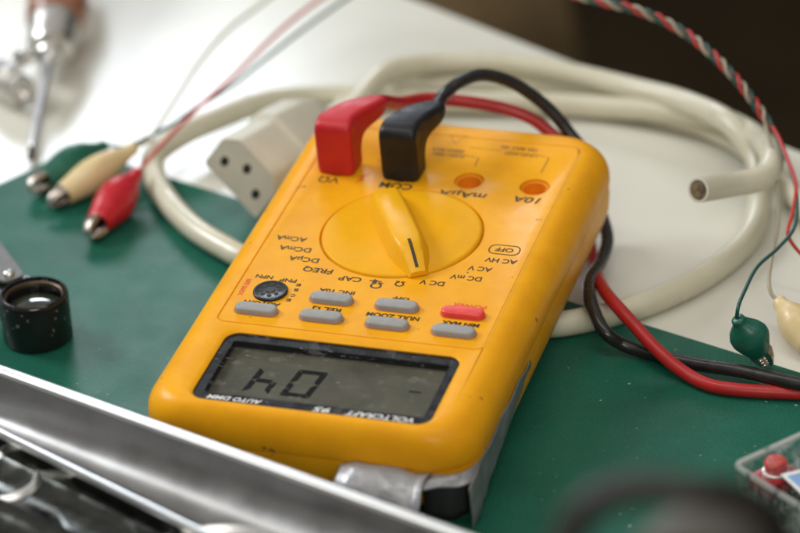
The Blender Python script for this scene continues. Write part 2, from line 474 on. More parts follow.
# ------------------------------------------------------------------ the multimeter (own frame: face at z = 0, origin on the dial's centre)
TILT = math.radians(4.2); LIFT = 3.33
MM = Matrix.Translation((0, 0, LIFT)) @ Matrix.Rotation(TILT, 4, 'X')
dmm = empty('multimeter', (0, 0, LIFT), (TILT, 0, 0))
tag(dmm, 'yellow handheld digital multimeter with big rotary dial lying on the green mat', 'multimeter')

X0, X1, Y0, Y1 = -4.50, 4.50, -8.92, 6.28
def shell(ins, insn, z, r=1.25, insf=None):
    insf = ins if insf is None else insf
    return rrect(X0+ins, X1-ins, Y0+insn, Y1-insf, max(r-ins*.45, .3), z, seg=12)
rings = []
nq = 12
for i in range(nq+1):
    a = PI/2*i/nq
    s_, c_ = math.sin(a), 1-math.cos(a)
    rings.append(shell(.80*(1-s_), .42*(1-s_), -.85*c_, insf=.62*(1-s_)))
rings.append(shell(0, 0, -1.02)); rings.append(shell(.015, .015, -1.10)); rings.append(shell(.07, .07, -1.12)); rings.append(shell(.3, .3, -1.13))
bm = bmesh.new()
def addring(pts): return [bm.verts.new(p) for p in pts]
def bridge(a, b):
    n = len(a)
    for k in range(n):
        k2 = (k+1) % n
        bm.faces.new((a[k], a[k2], b[k2], b[k]))
def loope(vs): 
    out = []
    for k in range(len(vs)):
        a, b = vs[k], vs[(k+1) % len(vs)]
        e = bm.edges.get((a, b)) or bm.edges.new((a, b))
        out.append(e)
    return out
vr = [addring(r) for r in rings]
for a, b in zip(vr[:-1], vr[1:]): bridge(a, b)
# groove round the control panel
GX0, GX1, GY0, GY1, GR = -3.60, 3.74, -5.02, 5.25, .25
def gr(d, z): return rrect(GX0-d, GX1+d, GY0-d, GY1+d, GR+d, z, seg=6)
g1 = addring(gr(.028, 0)); g2 = addring(gr(.010, -.035)); g3 = addring(gr(-.010, -.035)); g4 = addring(gr(-.028, 0))
bridge(g1, g2); bridge(g2, g3); bridge(g3, g4)
# display window opening with its sloped lip
WX0, WX1, WY0, WY1 = -3.10, 3.31, -8.42, -5.37
def wr(d, z, seg=8): return rrect(WX0-d, WX1+d, WY0-d*.5, WY1+d, .38+d, z, seg=seg)
w0 = addring(wr(.13, 0)); w1 = addring(wr(.10, -.012)); w2 = addring(wr(.02, -.035)); w3 = addring(wr(0, -.05)); w4 = addring(wr(0, -.5))
bridge(w0, w1); bridge(w1, w2); bridge(w2, w3); bridge(w3, w4)
bm.faces.new(w4)
bmesh.ops.triangle_fill(bm, use_beauty=True, use_dissolve=False, edges=loope(vr[0])+loope(g1)+loope(w0))
# jack holes and dial well inside the panel
JX = [2.938-1.9*i for i in range(4)]; JY = 3.0
holes = []
for x in JX:
    h0 = addring(circ(x, JY, .46, 0)); h1 = addring(circ(x, JY, .42, -.02)); h2 = addring(circ(x, JY, .42, -.9))
    bridge(h0, h1); bridge(h1, h2); bm.faces.new(h2); holes += loope(h0)
d0 = addring(circ(0, 0, 2.27, 0, 96)); d1 = addring(circ(0, 0, 2.25, -.03, 96)); d2 = addring(circ(0, 0, 2.25, -.12, 96))
bridge(d0, d1); bridge(d1, d2); bm.faces.new(d2); holes += loope(d0)
bmesh.ops.triangle_fill(bm, use_beauty=True, use_dissolve=False, edges=loope(g4)+holes)
for f in bm.faces:
    pass
frombm('upper_case', bm, M['yellow'], dmm, ang=32)
lo = [shell(.3, .3, -1.135), shell(.07, .07, -1.14), shell(.03, .03, -1.16), shell(.02, .02, -1.6), shell(.06, .06, -2.2), shell(.16, .14, -2.65), shell(.35, .3, -3.0), shell(.6, .5, -3.2), shell(.8, .7, -3.24)]
# underside: the case is thinner at the display end, so it stands level with the mat there
def bottom(v):
    y = (v.y-Y0)/(Y1-Y0)
    lim = -2.58-.10*y
    k = min(1, max(0, (-v.z-1.16)/(3.24-1.16)))
    return Vector((v.x, v.y, -1.16-k*(-lim-1.16))) if v.z < -1.16 else v
loft('lower_case', [[bottom(v) for v in r] for r in lo], M['yellow'], dmm, ang=40)

# display
bz = bmesh.new()
def bzr(pts): return [bz.verts.new(p) for p in pts]
o_ = bzr(rrect(WX0, WX1, WY0, WY1, .38, -.085, 8))
LX0, LX1, LY0, LY1 = -2.84, 3.08, -8.05, -5.70
i_ = bzr(rrect(LX0, LX1, LY0, LY1, .05, -.085, 8)); i2 = bzr(rrect(LX0+.02, LX1-.02, LY0+.02, LY1-.02, .05, -.10, 8))
for a, b in ((o_, i_), (i_, i2)):
    for k in range(len(a)):
        k2 = (k+1) % len(a); bz.faces.new((a[k], a[k2], b[k2], b[k]))
frombm('display_bezel', bz, M['bezel'], dmm, smooth=False)
ledge = bmesh.new()
def lr(pts): return [ledge.verts.new(p) for p in pts]
c0 = lr(rrect(LX0-.14, LX1+.14, LY0-.10, LY1+.14, .05, -.11, 3)); c1 = lr(rrect(LX0-.14, LX1+.14, LY0-.10, LY1+.14, .05, -.26, 3)); c2 = lr(rrect(LX0+.02, LX1-.02, LY0+.02, LY1-.02, .03, -.265, 3))
for a, b in ((c0, c1), (c1, c2)):
    for k in range(len(a)):
        k2 = (k+1) % len(a); ledge.faces.new((a[k], a[k2], b[k2], b[k]))
frombm('display_frame', ledge, M['cavity'], dmm, smooth=False)
scr = box('lcd_screen', LX0-.10, LX1+.10, LY0-.08, LY1+.10, -.40, -.28, M['lcd'], dmm)
mesh('display_window', rrect(WX0+.01, WX1-.01, WY0+.01, WY1-.01, .37, -.072, 8), [tuple(range(36))], M['pane'], dmm, smooth=False)

# seven segment figures seen upside down, "04"
g = Geo()
def segdigit(cx, cy, w, h, segs, sl=.13, th=.17, z=-.276):
    # figure's own frame: x to its right, y up; the whole display is turned by 180 degrees
    def P(x, y): return Vector((cx-(x+y*sl), cy-y, z))
    W2, H2 = w/2, h/2; e = .02
    pts = dict(
        a=[(-W2+e, H2), (W2-e, H2), (W2-th, H2-th), (-W2+th, H2-th)],
        d=[(-W2+e, -H2), (W2-e, -H2), (W2-th, -H2+th), (-W2+th, -H2+th)],
        f=[(-W2, H2-e), (-W2, e), (-W2+th*.5, e), (-W2+th, th*.6), (-W2+th, H2-th)],
        b=[(W2, H2-e), (W2, e), (W2-th*.5, e), (W2-th, th*.6), (W2-th, H2-th)],
        e=[(-W2, -H2+e), (-W2, -e), (-W2+th*.5, -e), (-W2+th, -th*.6), (-W2+th, -H2+th)],
        c=[(W2, -H2+e), (W2, -e), (W2-th*.5, -e), (W2-th, -th*.6), (W2-th, -H2+th)],
        g=[(-W2+th*.7, 0), (-W2+th, th/2), (W2-th, th/2), (W2-th*.7, 0), (W2-th, -th/2), (-W2+th, -th/2)])
    for s in segs: g.add([P(*q) for q in pts[s]], [tuple(range(len(pts[s])))])
c4 = Vector((-1.650, -7.052, -0.280)); c0_ = Vector((-0.489, -6.982, -0.280))
segdigit(c0_.x, c0_.y, .80, 1.20, 'abcdef'); g.build('display_digit', M['segm'], scr); g = Geo()
segdigit(c4.x+.10, c4.y, .72, 1.12, 'bcfg'); g.build('display_digit', M['segm'], scr); g = Geo()
mn = Vector((2.427, -6.765, -0.280)); g.add([(mn.x-.16, mn.y-.03, -.276), (mn.x+.16, mn.y-.03, -.276), (mn.x+.16, mn.y+.03, -.276), (mn.x-.16, mn.y+.03, -.276)], [(0, 1, 2, 3)])
g.build('display_symbol', M['segm'], scr)

for s_, x_, w_, h_ in (('VOLTCRAFT', 1.95, 1.80, .27), ('95', .42, .46, .27), ('AUTO DMM', -1.92, 1.48, .23)):
    g = Geo(); g.text(s_, x_, -8.235, -.080, h_, wid=w_, shear=.25, bold=.004)
    g.build('display_lettering', M['white'], dmm)

# dial and knob
lathe('dial', [(2.20, -.11), (2.20, .01), (2.17, .04), (2.10, .05), (1.2, .06), (.3, .065)], M['dial'], dmm, seg=96, ang=50)
def knob():
    tip = Vector((1.10, -2.02)); far = Vector((-1.02, 1.62)); ax = (tip-far).normalized(); nx = Vector((-ax.y, ax.x))
    Lk = (tip-far).length
    # stations along the knob: (position, half width at base, half width at top, top height)
    st = [(0, .16, .05, .16), (.02, .26, .14, .22), (.08, .40, .26, .30), (.2, .50, .31, .38), (.5, .55, .33, .43), (1.2, .57, .34, .50), (2.2, .57, .34, .55), (3.0, .56, .34, .56),
          (3.35, .50, .29, .55), (3.55, .45, .26, .48), (3.85, .36, .22, .32), (4.10, .29, .19, .17), (Lk, .26, .17, .12)]
    rings = []
    for s, wb, wt, h in st:
        c = far+ax*s
        pr = [(-wb, .03), (-wb*.97, .03+h*.15), (-wt-(wb-wt)*.28, .05+h*.75), (-wt-.02, .05+h*.95), (-wt+.06, .055+h), (0, .06+h), (wt-.06, .055+h), (wt+.02, .05+h*.95), (wt+(wb-wt)*.28, .05+h*.75), (wb*.97, .03+h*.15), (wb, .03)]
        rings.append([Vector((c.x+nx.x*a, c.y+nx.y*a, z)) for a, z in pr])
    # subdivide rings along the length for smoothness
    rr = []
    for i in range(len(rings)-1):
        for k in range(4):
            t = k/4
            rr.append([a.lerp(b, t) for a, b in zip(rings[i], rings[i+1])])
    rr.append(rings[-1])
    k_ = loft('selector_knob', rr, M['knob'], dmm, ang=50)
    # black pointer line on the sloping tip
    g = Geo(); zt = lambda s: [(.06+a[3]+(b[3]-a[3])*(s-a[0])/(b[0]-a[0])) for a, b in zip(st[:-1], st[1:]) if a[0] <= s <= b[0]][0]
    prev = None; V = []; F = []
    for i in range(13):
        s = 3.22+i*(Lk-.12-3.22)/12; c = far+ax*s; w = .045; z = zt(s)+.010
        V += [Vector((c.x-nx.x*w, c.y-nx.y*w, z)), Vector((c.x+nx.x*w, c.y+nx.y*w, z))]
        if i: F.append((2*i-2, 2*i-1, 2*i+1, 2*i))
    g.add(V, F); g.build('pointer_line', M['ink'], k_)
knob()

# push buttons
def button(cx, cy, m, lab=None):
    def cap(d, z): return rrect(cx-.59+d, cx+.59-d, cy-.205+d, cy+.205-d, .205-d, z, seg=9)
    rs = [cap(-.01, -.02), cap(0, .02), cap(.005, .11), cap(.02, .14), cap(.05, .158), cap(.10, .162)]
    o = loft('push_button', rs, m, dmm, ang=50)
    if lab: o['label'] = lab
    return o
BX = [-2.665+1.815*i for i in range(4)]; BYn = -4.40; BYf = -3.54
for i in range(4): button(BX[i], BYn, M['grey'])
button(BX[1], BYf, M['grey']); button(BX[2], BYf, M['grey']); button(BX[3], BYf, M['redbtn'], 'red power button')
# dark gap round each button
for (x, y) in [(BX[i], BYn) for i in range(4)]+[(BX[1], BYf), (BX[2], BYf), (BX[3], BYf)]:
    g = Geo(); g.ribbon(rrect(x-.615, x+.615, y-.23, y+.23, .23, .003, seg=8), .04); g.build('button_gap', M['groove'], dmm)

# transistor socket
hf = lathe('transistor_socket', [(.47, -.02), (.47, .05), (.455, .075), (.43, .085), (.40, .07), (.13, .07), (.12, .085), (.03, .085)], M['blackp'], dmm, seg=48, axis_pt=(BX[0]+.07, BYf+.07, 0), ang=50)
for k in range(8):
    g = Geo(); a = 2*PI*k/8+.2; g.add(circ(BX[0]+.07+.26*math.cos(a), BYf+.07+.26*math.sin(a), .065, .076, 12), [tuple(range(12))])
    g.build('pin_hole', M['hole'], hf)

# jack sockets (orange sleeves inside the holes)
for x in JX:
    lathe('jack_socket', [(.41, -.80), (.41, -.10), (.37, -.07), (.33, -.09), (.30, -.45), (.05, -.46)], M['socket'], dmm, seg=40, axis_pt=(x, JY, 0), ang=50)

# printing on the panel
g = Geo(); ZP = .006
INK = ['ink']
def T(s, p, size, wid, shear=0, bold=.002, rot=PI, z=ZP):
    q = Geo(); q.text(s, p[0], p[1], z, size*1.08, wid=wid, shear=shear, bold=bold+.004, rot=rot)
    return q.build('lettering', M[INK[0]], dmm)
T('VΩ', (-2.865, 2.296, 0.000), .38, .62); T('COM', (-0.896, 2.326, 0.000), .38, .95, bold=.006); T('mAµA', (1.080, 2.254, 0.000), .38, 1.35, shear=.15); T('10A', (2.918, 2.270, 0.000), .38, .75, shear=.2)
T('AC HV', (3.052, -0.855, 0.000), .27, .88); T('AC V', (2.605, -1.339, 0.000), .27, .66); T('DC mV', (2.359, -1.832, 0.000), .27, .86); T('DC V', (1.534, -2.236, 0.000), .27, .68)
T('Ω', (0.691, -2.445, 0.000), .30, .26); T('Ω', (0.093, -2.632, 0.000), .36, .32); T('CAP', (-0.693, -2.460, 0.000), .28, .64); T('FREQ', (-1.686, -2.199, 0.000), .28, .84)
T('DCµA', (-2.238, -1.749, 0.000), .28, .86); T('DCmA', (-2.644, -1.315, 0.000), .28, .92); T('ACmA', (-2.910, -0.835, 0.000), .28, .88)
p_ = (0.019, -2.400, 0.000); g.add([(p_[0]-.17, p_[1]-.05, ZP), (p_[0]-.06, p_[1]-.05, ZP), (p_[0]-.06, p_[1]-.12, ZP), (p_[0]+.07, p_[1]-.05, ZP), (p_[0]+.17, p_[1]-.05, ZP), (p_[0]+.17, p_[1]-.01, ZP), (p_[0]+.07, p_[1]-.01, ZP), (p_[0]-.06, p_[1]+.06, ZP), (p_[0]-.06, p_[1]-.01, ZP), (p_[0]-.17, p_[1]-.01, ZP)], [tuple(range(10))]); g.build('printed_line', M['ink'], dmm); g = Geo()
T('OFF', (2.997, -0.311, -0.000), .25, .50)
p_ = (2.997, -0.311, -0.000); g.ribbon(rrect(p_[0]-.42, p_[0]+.42, p_[1]-.22, p_[1]+.22, .18, ZP, seg=6), .035)
T('PNP', (-2.320, -2.843, 0.000), .21, .48); T('NPN', (-3.009, -2.789, 0.000), .21, .48)
for q, p_ in zip('EBCE', ((-1.969, -3.000, 0.000), (-1.956, -3.244, 0.000), (-1.949, -3.512, 0.000), (-1.997, -3.742, 0.000))): T(q, p_, .16, .13, rot=PI)
by = BYn+.43
T('AUTO/H', (BX[0]+.02, by-.06, 0), .20, 1.02, bold=.004); T('REL Ω', (BX[1]+.0, by, 0), .20, .80, bold=.004); T('NULL ZOOM', (BX[2]+.02, by+.0, 0), .22, 1.45, bold=.006); T('MIN MAX', (BX[3]+.05, by, 0), .20, 1.02, bold=.006)
by = BYf+.43
T('INC 10A', (BX[1], by, 0), .20, 1.0, bold=.003); T('OFF', (BX[2]-.02, by, 0), .17, .46, bold=.002)
g.build('printed_line', M['ink'], dmm)
INK[0] = 'redink'
g2_ = Geo()
T('POWER', (BX[3]+.05, BYf+.43, 0), .20, .92, bold=.003)
T('hFE MAX', (-3.376, -3.366, 0.000), .17, .80, rot=-PI/2, bold=.004)
p_ = (-1.974, 2.567, -0.000)
g2_.add([(p_[0]-.12, p_[1]-.32, ZP), (p_[0]+.10, p_[1]-.05, ZP), (p_[0]-.02, p_[1]-.02, ZP), (p_[0]+.2, p_[1]+.32, ZP), (p_[0]-.14, p_[1]+.02, ZP), (p_[0]-.02, p_[1]-.0, ZP)], [(0, 1, 2, 5), (2, 3, 4, 5)])
g2_.build('warning_mark', M['redink'], dmm)
INK[0] = 'inkfade'
g = Geo()
a_ = (-0.005, 4.444, 0.000); b_ = (0.066, 4.205, -0.000)
T('500mA MAX', a_, .22, .95); T('FUSED 250V', b_, .22, .95)
a_ = (1.967, 4.880, 0.000); b_ = (2.104, 4.597, 0.000)
T('10A MAX 30s', a_, .22, 1.05); T('UNFUSED', b_, .22, .95)
def line(pts, w=.03, closed=False):
    q = Geo(); q.ribbon([Vector((p[0], p[1], ZP)) for p in pts], w, closed); q.build('printed_line', M['inkfade'], dmm)
line([(0.523, 4.259, 0.000), (0.735, 4.241, 0.000), (0.968, 4.199, 0.000), (0.999, 3.735, 0.000)])
line([(2.565, 4.624, 0.000), (2.747, 4.601, 0.000), (2.935, 4.552, 0.000), (2.925, 3.725, 0.000)])
line([(0.568, 4.715, 0.000), (1.044, 4.704, 0.000), (1.549, 4.693, 0.000)], .02)
p_ = Vector((0.067, 5.105, 0.000)); line([p_+Vector((-.26, .2, 0)), p_+Vector((.26, .2, 0)), p_+Vector((0, -.26, 0))], .03, True)


# silver duct tape round the near right corner and along the lower right edge
def grid(name, rows, m, parent, thick=.025, n=6, ang=50, frame=MM):
    rs = [catmull(r, n) for r in rows]
    cols = list(zip(*rs)); cc = [catmull(c, 5) for c in cols]
    nu = len(cc[0]); nv = len(cc)
    V = [cc[j][i] for i in range(nu) for j in range(nv)]
    for k, v in enumerate(V): V[k] = v+Vector((noise.noise(v*1.7), noise.noise(v*1.7+Vector((9, 0, 0))), noise.noise(v*1.7+Vector((0, 9, 0)))))*.06+Vector((0, 1, 1))*(.05*(abs(noise.noise(v*1.3+Vector((3, 3, 0))))))
    F = [(i*nv+j, i*nv+j+1, (i+1)*nv+j+1, (i+1)*nv+j) for i in range(nu-1) for j in range(nv-1)]
    o = mesh(name, V, F, m, parent, ang=ang)
    md = o.modifiers.new('thickness', 'SOLIDIFY'); md.thickness = thick; md.offset = 1
    return o
tp_rows = []   # rows run down the near face; coordinates in the meter's frame
#      x      top edge on case      bulge out            out & down            fold at mat
cols_ = [(1.15, (-8.93, -1.16), (-9.25, -1.02), (-9.75, -1.25), (-10.0, -1.9), (-9.9, -2.55)),
         (1.6,  (-8.93, -1.05), (-9.35, -.86), (-9.95, -1.12), (-10.22, -1.8), (-10.05, -2.55)),
         (2.3,  (-8.94, -1.13), (-9.35, -.92), (-9.95, -1.18), (-10.20, -1.85), (-10.05, -2.55)),
         (2.9,  (-8.94, -1.16), (-9.30, -.98), (-9.95, -1.22), (-10.25, -1.85), (-10.15, -2.5)),
         (3.25, (-8.94, -1.14), (-9.25, -1.04), (-9.92, -1.30), (-10.35, -1.9), (-10.30, -2.5)),
         (3.50, (-8.94, -1.13), (-9.30, -.96), (-10.0, -1.10), (-10.5, -1.72), (-10.55, -2.4))]
rows = [[(x, a[0], a[1]) for x, *r in cols_ for a in [r[i]]] for i in range(5)]
tape = grid('duct_tape', rows, M['tape'], dmm)
tape['label'] = 'crumpled silver tape stuck round the lower corner'
# web of tape between the roll and the corner, and the tape lying flat on the case behind it
rows = [[(3.30, -8.97, -1.12), (3.95, -8.95, -1.10), (4.28, -8.64, -1.12), (4.49, -8.15, -1.14)],
        [(3.32, -9.28, -1.10), (3.92, -9.12, -1.14), (4.34, -8.80, -1.22), (4.53, -8.2, -1.25)],
        [(3.36, -9.55, -1.22), (3.80, -9.30, -1.28), (4.40, -8.98, -1.34), (4.54, -8.25, -1.40)]]
grid('tape_web', rows, M['tape'], tape)
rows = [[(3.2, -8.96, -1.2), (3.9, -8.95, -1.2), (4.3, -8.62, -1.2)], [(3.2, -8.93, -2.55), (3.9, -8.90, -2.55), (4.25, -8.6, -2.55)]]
grid('shaded_tape_backing', rows, mat('tape_shade_grey', (.035, .036, .038), .7), tape, n=3)  # dark colour stands in for the shade behind the tape web
N_ = 13
rows = []
for j in range(4):
    row = []
    for i in range(N_):
        t = i/(N_-1); y = -9.10+t*5.55
        zt = -1.17+.03*math.sin(t*9); zb = -2.56+t*.95
        if i == 0: zt = -1.40; zb = -2.64
        z = zt+(zb-zt)*j/3
        x = 4.515-.05*(j/3)**2-(.06 if i == 0 else 0)+(.10*j/3 if i < 2 else 0)
        if t > .9: z = -1.35+(z+1.35)*.55
        row.append((x, y, z))
    rows.append(row)
grid('tape_strip', rows, M['tape'], tape, n=2)

# ------------------------------------------------------------------ banana plugs with leads
def wj(x, y, z): return MM @ Vector((x, y, z))
def elbow(jx, m, bend):
    # side profile of the angled plug: outer and inner edge (distance back, height), then the width
    st = [(-.42, .01, .34, .01, 1.02), (-.43, .08, .35, .06, 1.08), (-.43, .6, .36, .46, 1.10), (-.43, 1.15, .40, .68, 1.10), (-.42, 1.40, .45, .80, 1.10), (-.37, 1.54, .52, .88, 1.09), (-.22, 1.63, .60, .93, 1.08), (.05, 1.67, .70, .97, 1.07),
          (.45, 1.69, .88, 1.00, 1.05), (.85, 1.69, 1.12, 1.03, 1.03), (1.2, 1.66, 1.38, 1.06, .98), (1.5, 1.62, 1.60, 1.10, .88), (1.75, 1.58, 1.80, 1.14, .72), (1.95, 1.55, 1.98, 1.16, .54), (2.0, 1.50, 2.02, 1.21, .42)]
    rings = []
    sq = lambda y: y if y < .3 else .3+(y-.3)*.74
    st = [(sq(a_), b_, sq(c_), d_, w_) for a_, b_, c_, d_, w_ in st]
    for oy, oz, iy, iz, w in st:
        a = Vector((0, oy, oz)); b = Vector((0, iy, iz)); h = (a-b).length; e = (a-b).normalized(); c = (a+b)/2
        sx = lambda y: max(0, y-.15)*bend
        ring = []
        for p in rrect(-w/2, w/2, -h/2, h/2, min(.17, h*.45, w*.45), 0, seg=5):
            q = c+e*p.y; q.x = p.x
            ring.append(wj(jx+q.x+sx(q.y), JY+q.y, q.z+.01))
        rings.append(ring)
    # finer stations
    cols = [catmull([r[k] for r in rings], 3) for k in range(len(rings[0]))]
    rings = [[c[i] for c in cols] for i in range(len(cols[0]))]
    return loft('plug_body', rings, m, None, ang=60)
def plug(name, label, jx, mp, mw, lead, bend):
    base = wj(jx, JY, .02)
    root = empty(name, base); inv = Matrix.Translation(-base)
    tag(root, label, 'test lead', 'angled test plugs in the meter')
    b = elbow(jx, mp, bend)
    xform(b, inv); b.parent = root
    pin = lathe('metal_pin', [(.19, -.44), (.20, .06)], M['jaw'], None, seg=20, axis_pt=base, axis=(0, -math.sin(TILT), math.cos(TILT)))
    xform(pin, inv); pin.parent = root
    c = tube('cable', lead, .185, mw, None, n=10, seg=16); xform(c, inv); c.parent = root
    return root
P = Vector
def pend(jx, y, bend): return wj(jx+(y-.15)*bend, JY+y, 1.36)
plug('test_lead', 'black angled plug in the COM socket with its black cable arching behind the meter', JX[2], M['blackplug'], M['blackwire'],
     [pend(JX[2], 1.0, .42), pend(JX[2], 1.5, .42), (-0.324, 5.300, 4.962), (-0.020, 5.900, 5.118), (0.428, 6.600, 5.053), (1.020, 7.000, 4.762), (1.622, 7.250, 4.285), (2.235, 7.350, 3.718), (2.798, 7.300, 3.055), (3.75, 6.95, 2.0), (3.7, 6.75, 1.2), (3.859, 6.585, 0.950), (4.377, 5.295, 0.800),
      (4.496, 4.076, 0.750), (4.548, 2.650, 0.950), (5.049, 0.949, 1.120), (5.644, 0.134, 0.800), (6.060, 0.232, 0.450), (6.599, 0.192, 0.320), (8.045, -0.179, 0.340), (9.499, -0.564, 0.500), (11.219, -1.076, 0.620), (13.294, -0.785, 0.320), (15.846, -0.338, 0.300)], .42)
plug('test_lead', 'red angled plug in the leftmost socket with its red cable running behind the black plug', JX[3], M['redplug'], M['redwire'],
     [pend(JX[3], 1.0, .55), pend(JX[3], 1.5, .55), (-1.763, 5.600, 4.428), (-1.242, 6.600, 4.130), (-0.158, 7.000, 3.946), (0.863, 7.300, 3.674), (1.640, 7.400, 3.378), (2.139, 7.300, 3.087), (3.3, 6.95, 2.2), (3.3, 6.7, 1.1), (3.5, 6.3, .7), (3.636, 5.918, 0.650), (4.155, 4.468, 0.500),
      (4.975, 2.332, 0.950), (5.673, 1.053, 1.200), (6.390, 0.298, 1.050), (7.135, -0.279, 0.720), (7.954, -0.734, 0.400), (8.787, -1.158, 0.320), (9.639, -1.215, 0.310), (11.216, -1.048, 0.310), (13.326, -0.968, 0.310), (15.995, -1.343, 0.310)], .55)

# ------------------------------------------------------------------ cream mains cable with socket plug
F0 = Vector((-6.722, 5.398, 1.720))
nrm = Vector((-.24, -.965, .10)).normalized()
hz = nrm.cross(Vector((0, 0, 1))).normalized() * -1      # to the right as the camera sees it
if hz.x < 0: hz = -hz
upv = hz.cross(-nrm).normalized()
if upv.z < 0: upv = -upv
phi = math.radians(37)
Wd = hz*math.cos(phi)-upv*math.sin(phi); Hd = hz*math.sin(phi)+upv*math.cos(phi)
mains = empty('mains_cable', F0); inv = Matrix.Translation(-F0)
tag(mains, 'cream mains cable coiled behind and under the meter with three hole socket plug', 'cable')
def sect(w, h, ch, s, bend=0, r=.12):
    # C13 outline: long straight side below, two cut corners above
    pts = [(-w/2, -h/2), (w/2, -h/2), (w/2, h/2-ch), (w/2-ch, h/2), (-w/2+ch, h/2), (-w/2, h/2-ch)]
    out = []
    n = len(pts)
    for i in range(n):
        p = Vector(pts[i]); a = (Vector(pts[i-1])-p); b = (Vector(pts[(i+1) % n])-p)
        rr = min(r, a.length*.4, b.length*.4)
        pa = p+a.normalized()*rr; pb = p+b.normalized()*rr
        for k in range(5):
            t = k/4; out.append((pa*(1-t)**2+p*2*t*(1-t)+pb*t*t))
    return [F0-nrm*s+Wd*q.x+Hd*q.y+Vector((bend, 0, 0)) for q in out]
secs = [sect(2.18, 1.48, .42, .05), sect(2.3, 1.6, .45, 0.0), sect(2.34, 1.64, .45, .06), sect(2.36, 1.66, .46, 1.7), sect(2.38, 1.68, .46, 1.74), sect(2.62, 1.95, .5, 1.84), sect(2.66, 2.0, .52, 2.2), sect(2.6, 1.9, .5, 3.3), sect(2.2, 1.6, .45, 4.0), sect(1.5, 1.25, .35, 4.4), sect(1.15, 1.1, .35, 4.6)]
pb_ = loft('socket_plug', secs[1:], M['plugbeige'], None, ang=32)
xform(pb_, inv); pb_.parent = mains
def holeat(a, b):
    c = F0+Wd*a+Hd*b+nrm*.004
    return [c+(Wd*math.cos(2*PI*k/18)*.135+Hd*math.sin(2*PI*k/18)*.18) for k in range(18)]
for a, b in ((-.68, -.18), (.68, -.18), (0, .24)):
    hh = mesh('pin_hole', holeat(a, b), [tuple(range(18))], M['hole'], None, smooth=False); xform(hh, inv); hh.parent = pb_
e0 = F0-nrm*4.5; e1 = F0-nrm*6.2+Vector((0, 0, .15))
sr_ = lathe('strain_relief', [(.50, 0), (.50, .25), (.44, .27), (.48, .32), (.48, .55), (.41, .57), (.45, .62), (.45, .85), (.38, .88), (.42, .92), (.41, 1.15), (.36, 1.2)], M['plugbeige'], None, seg=24, axis_pt=e0, axis=(e1-e0), ang=40)
xform(sr_, inv); sr_.parent = pb_
cpath = [e0+(e1-e0)*.3, e1, (-4.975, 13.645, 1.300), (-3.922, 15.038, 1.100), (-2.118, 15.685, 1.000), (0.223, 15.572, 0.950), (2.704, 14.768, 1.000), (4.932, 13.422, 1.300), (6.755, 11.488, 1.600), (7.629, 10.516, 1.100), (8.006, 9.153, 0.500), (8.095, 6.913, 0.360), (7.288, 4.379, 0.360),
         (6.011, 2.489, 0.380), (4.853, 1.422, 0.420), (3.628, 0.673, 0.500), (0.8, 1.2, .50), (-2.2, 1.9, .50), (-4.0, 2.3, .50), (-5.726, 2.569, 0.520), (-6.525, 3.055, 0.500), (-7.790, 3.996, 0.460), (-9.132, 5.407, 0.420), (-10.280, 7.011, 0.400), (-10.690, 8.107, 0.600), (-10.075, 8.750, 1.000), (-9.291, 10.188, 1.000), (-8.510, 11.851, 0.800), (-7.387, 13.179, 0.450),
         (-5.577, 13.795, 0.400), (-3.251, 13.815, 0.400), (-0.742, 14.244, 0.400), (1.828, 14.362, 0.450), (3.853, 13.958, 0.700), (5.757, 13.220, 1.000), (7.448, 11.083, 1.600), (8.572, 8.102, 2.400), (8.566, 7.012, 2.400), (7.894, 6.234, 2.500), (7.197, 4.734, 3.000)]
cc = tube('cable', cpath, .36, M['cream'], None, n=9, seg=18, dome=False); xform(cc, inv); cc.parent = mains
# cut end: three cores inside the sheath
ce = Vector(cpath[-1]); cdr = (ce-Vector(cpath[-2])).normalized()
ringm = lathe('cut_end', [(.36, -.01), (.355, .035), (.29, .04), (.28, .0)], M['plugbeige'], None, seg=24, axis_pt=ce, axis=cdr); xform(ringm, inv); ringm.parent = mains
sd = cdr.cross(Vector((0, 0, 1))).normalized(); ud = sd.cross(cdr)
fil = lathe('cable_filler', [(.30, -.05), (.30, .02), (.02, .03)], mat('dusty_filler', (.15, .12, .085), .8), None, seg=24, axis_pt=ce, axis=cdr); xform(fil, inv); fil.parent = mains
for k, mm in enumerate(('groove', 'wood', 'mat')):
    a = 2*PI*k/3+.4
    o = lathe('copper_core', [(.105, -.1), (.105, .06), (.02, .065)], mat('core_'+str(k), [(.20, .14, .08), (.12, .08, .05), (.17, .14, .07)][k], .5), None, seg=14, axis_pt=ce+sd*(.125*math.cos(a))+ud*(.125*math.sin(a)), axis=cdr)
    o.name = 'wire_core'; xform(o, inv); o.parent = mains
# small raised print on the sheath close to the cut end
# second cream cable lying along the back
c2 = tube('spare_cable', [(11.771, 4.696, 0.360), (10.414, 7.403, 0.360), (8.700, 10.142, 0.400), (6.952, 12.423, 0.420), (5.352, 13.752, 0.360), (3.399, 14.502, 0.360), (1.201, 15.528, 0.360), (-0.825, 15.723, 0.360), (-3.029, 15.285, 0.360), (-4.838, 14.625, 0.360), (-6.288, 12.891, 0.340)], .34, M['cream'], n=10, seg=18)
tag(c2, 'rear strand of cream cable lying close behind the black plug arch', 'cable')

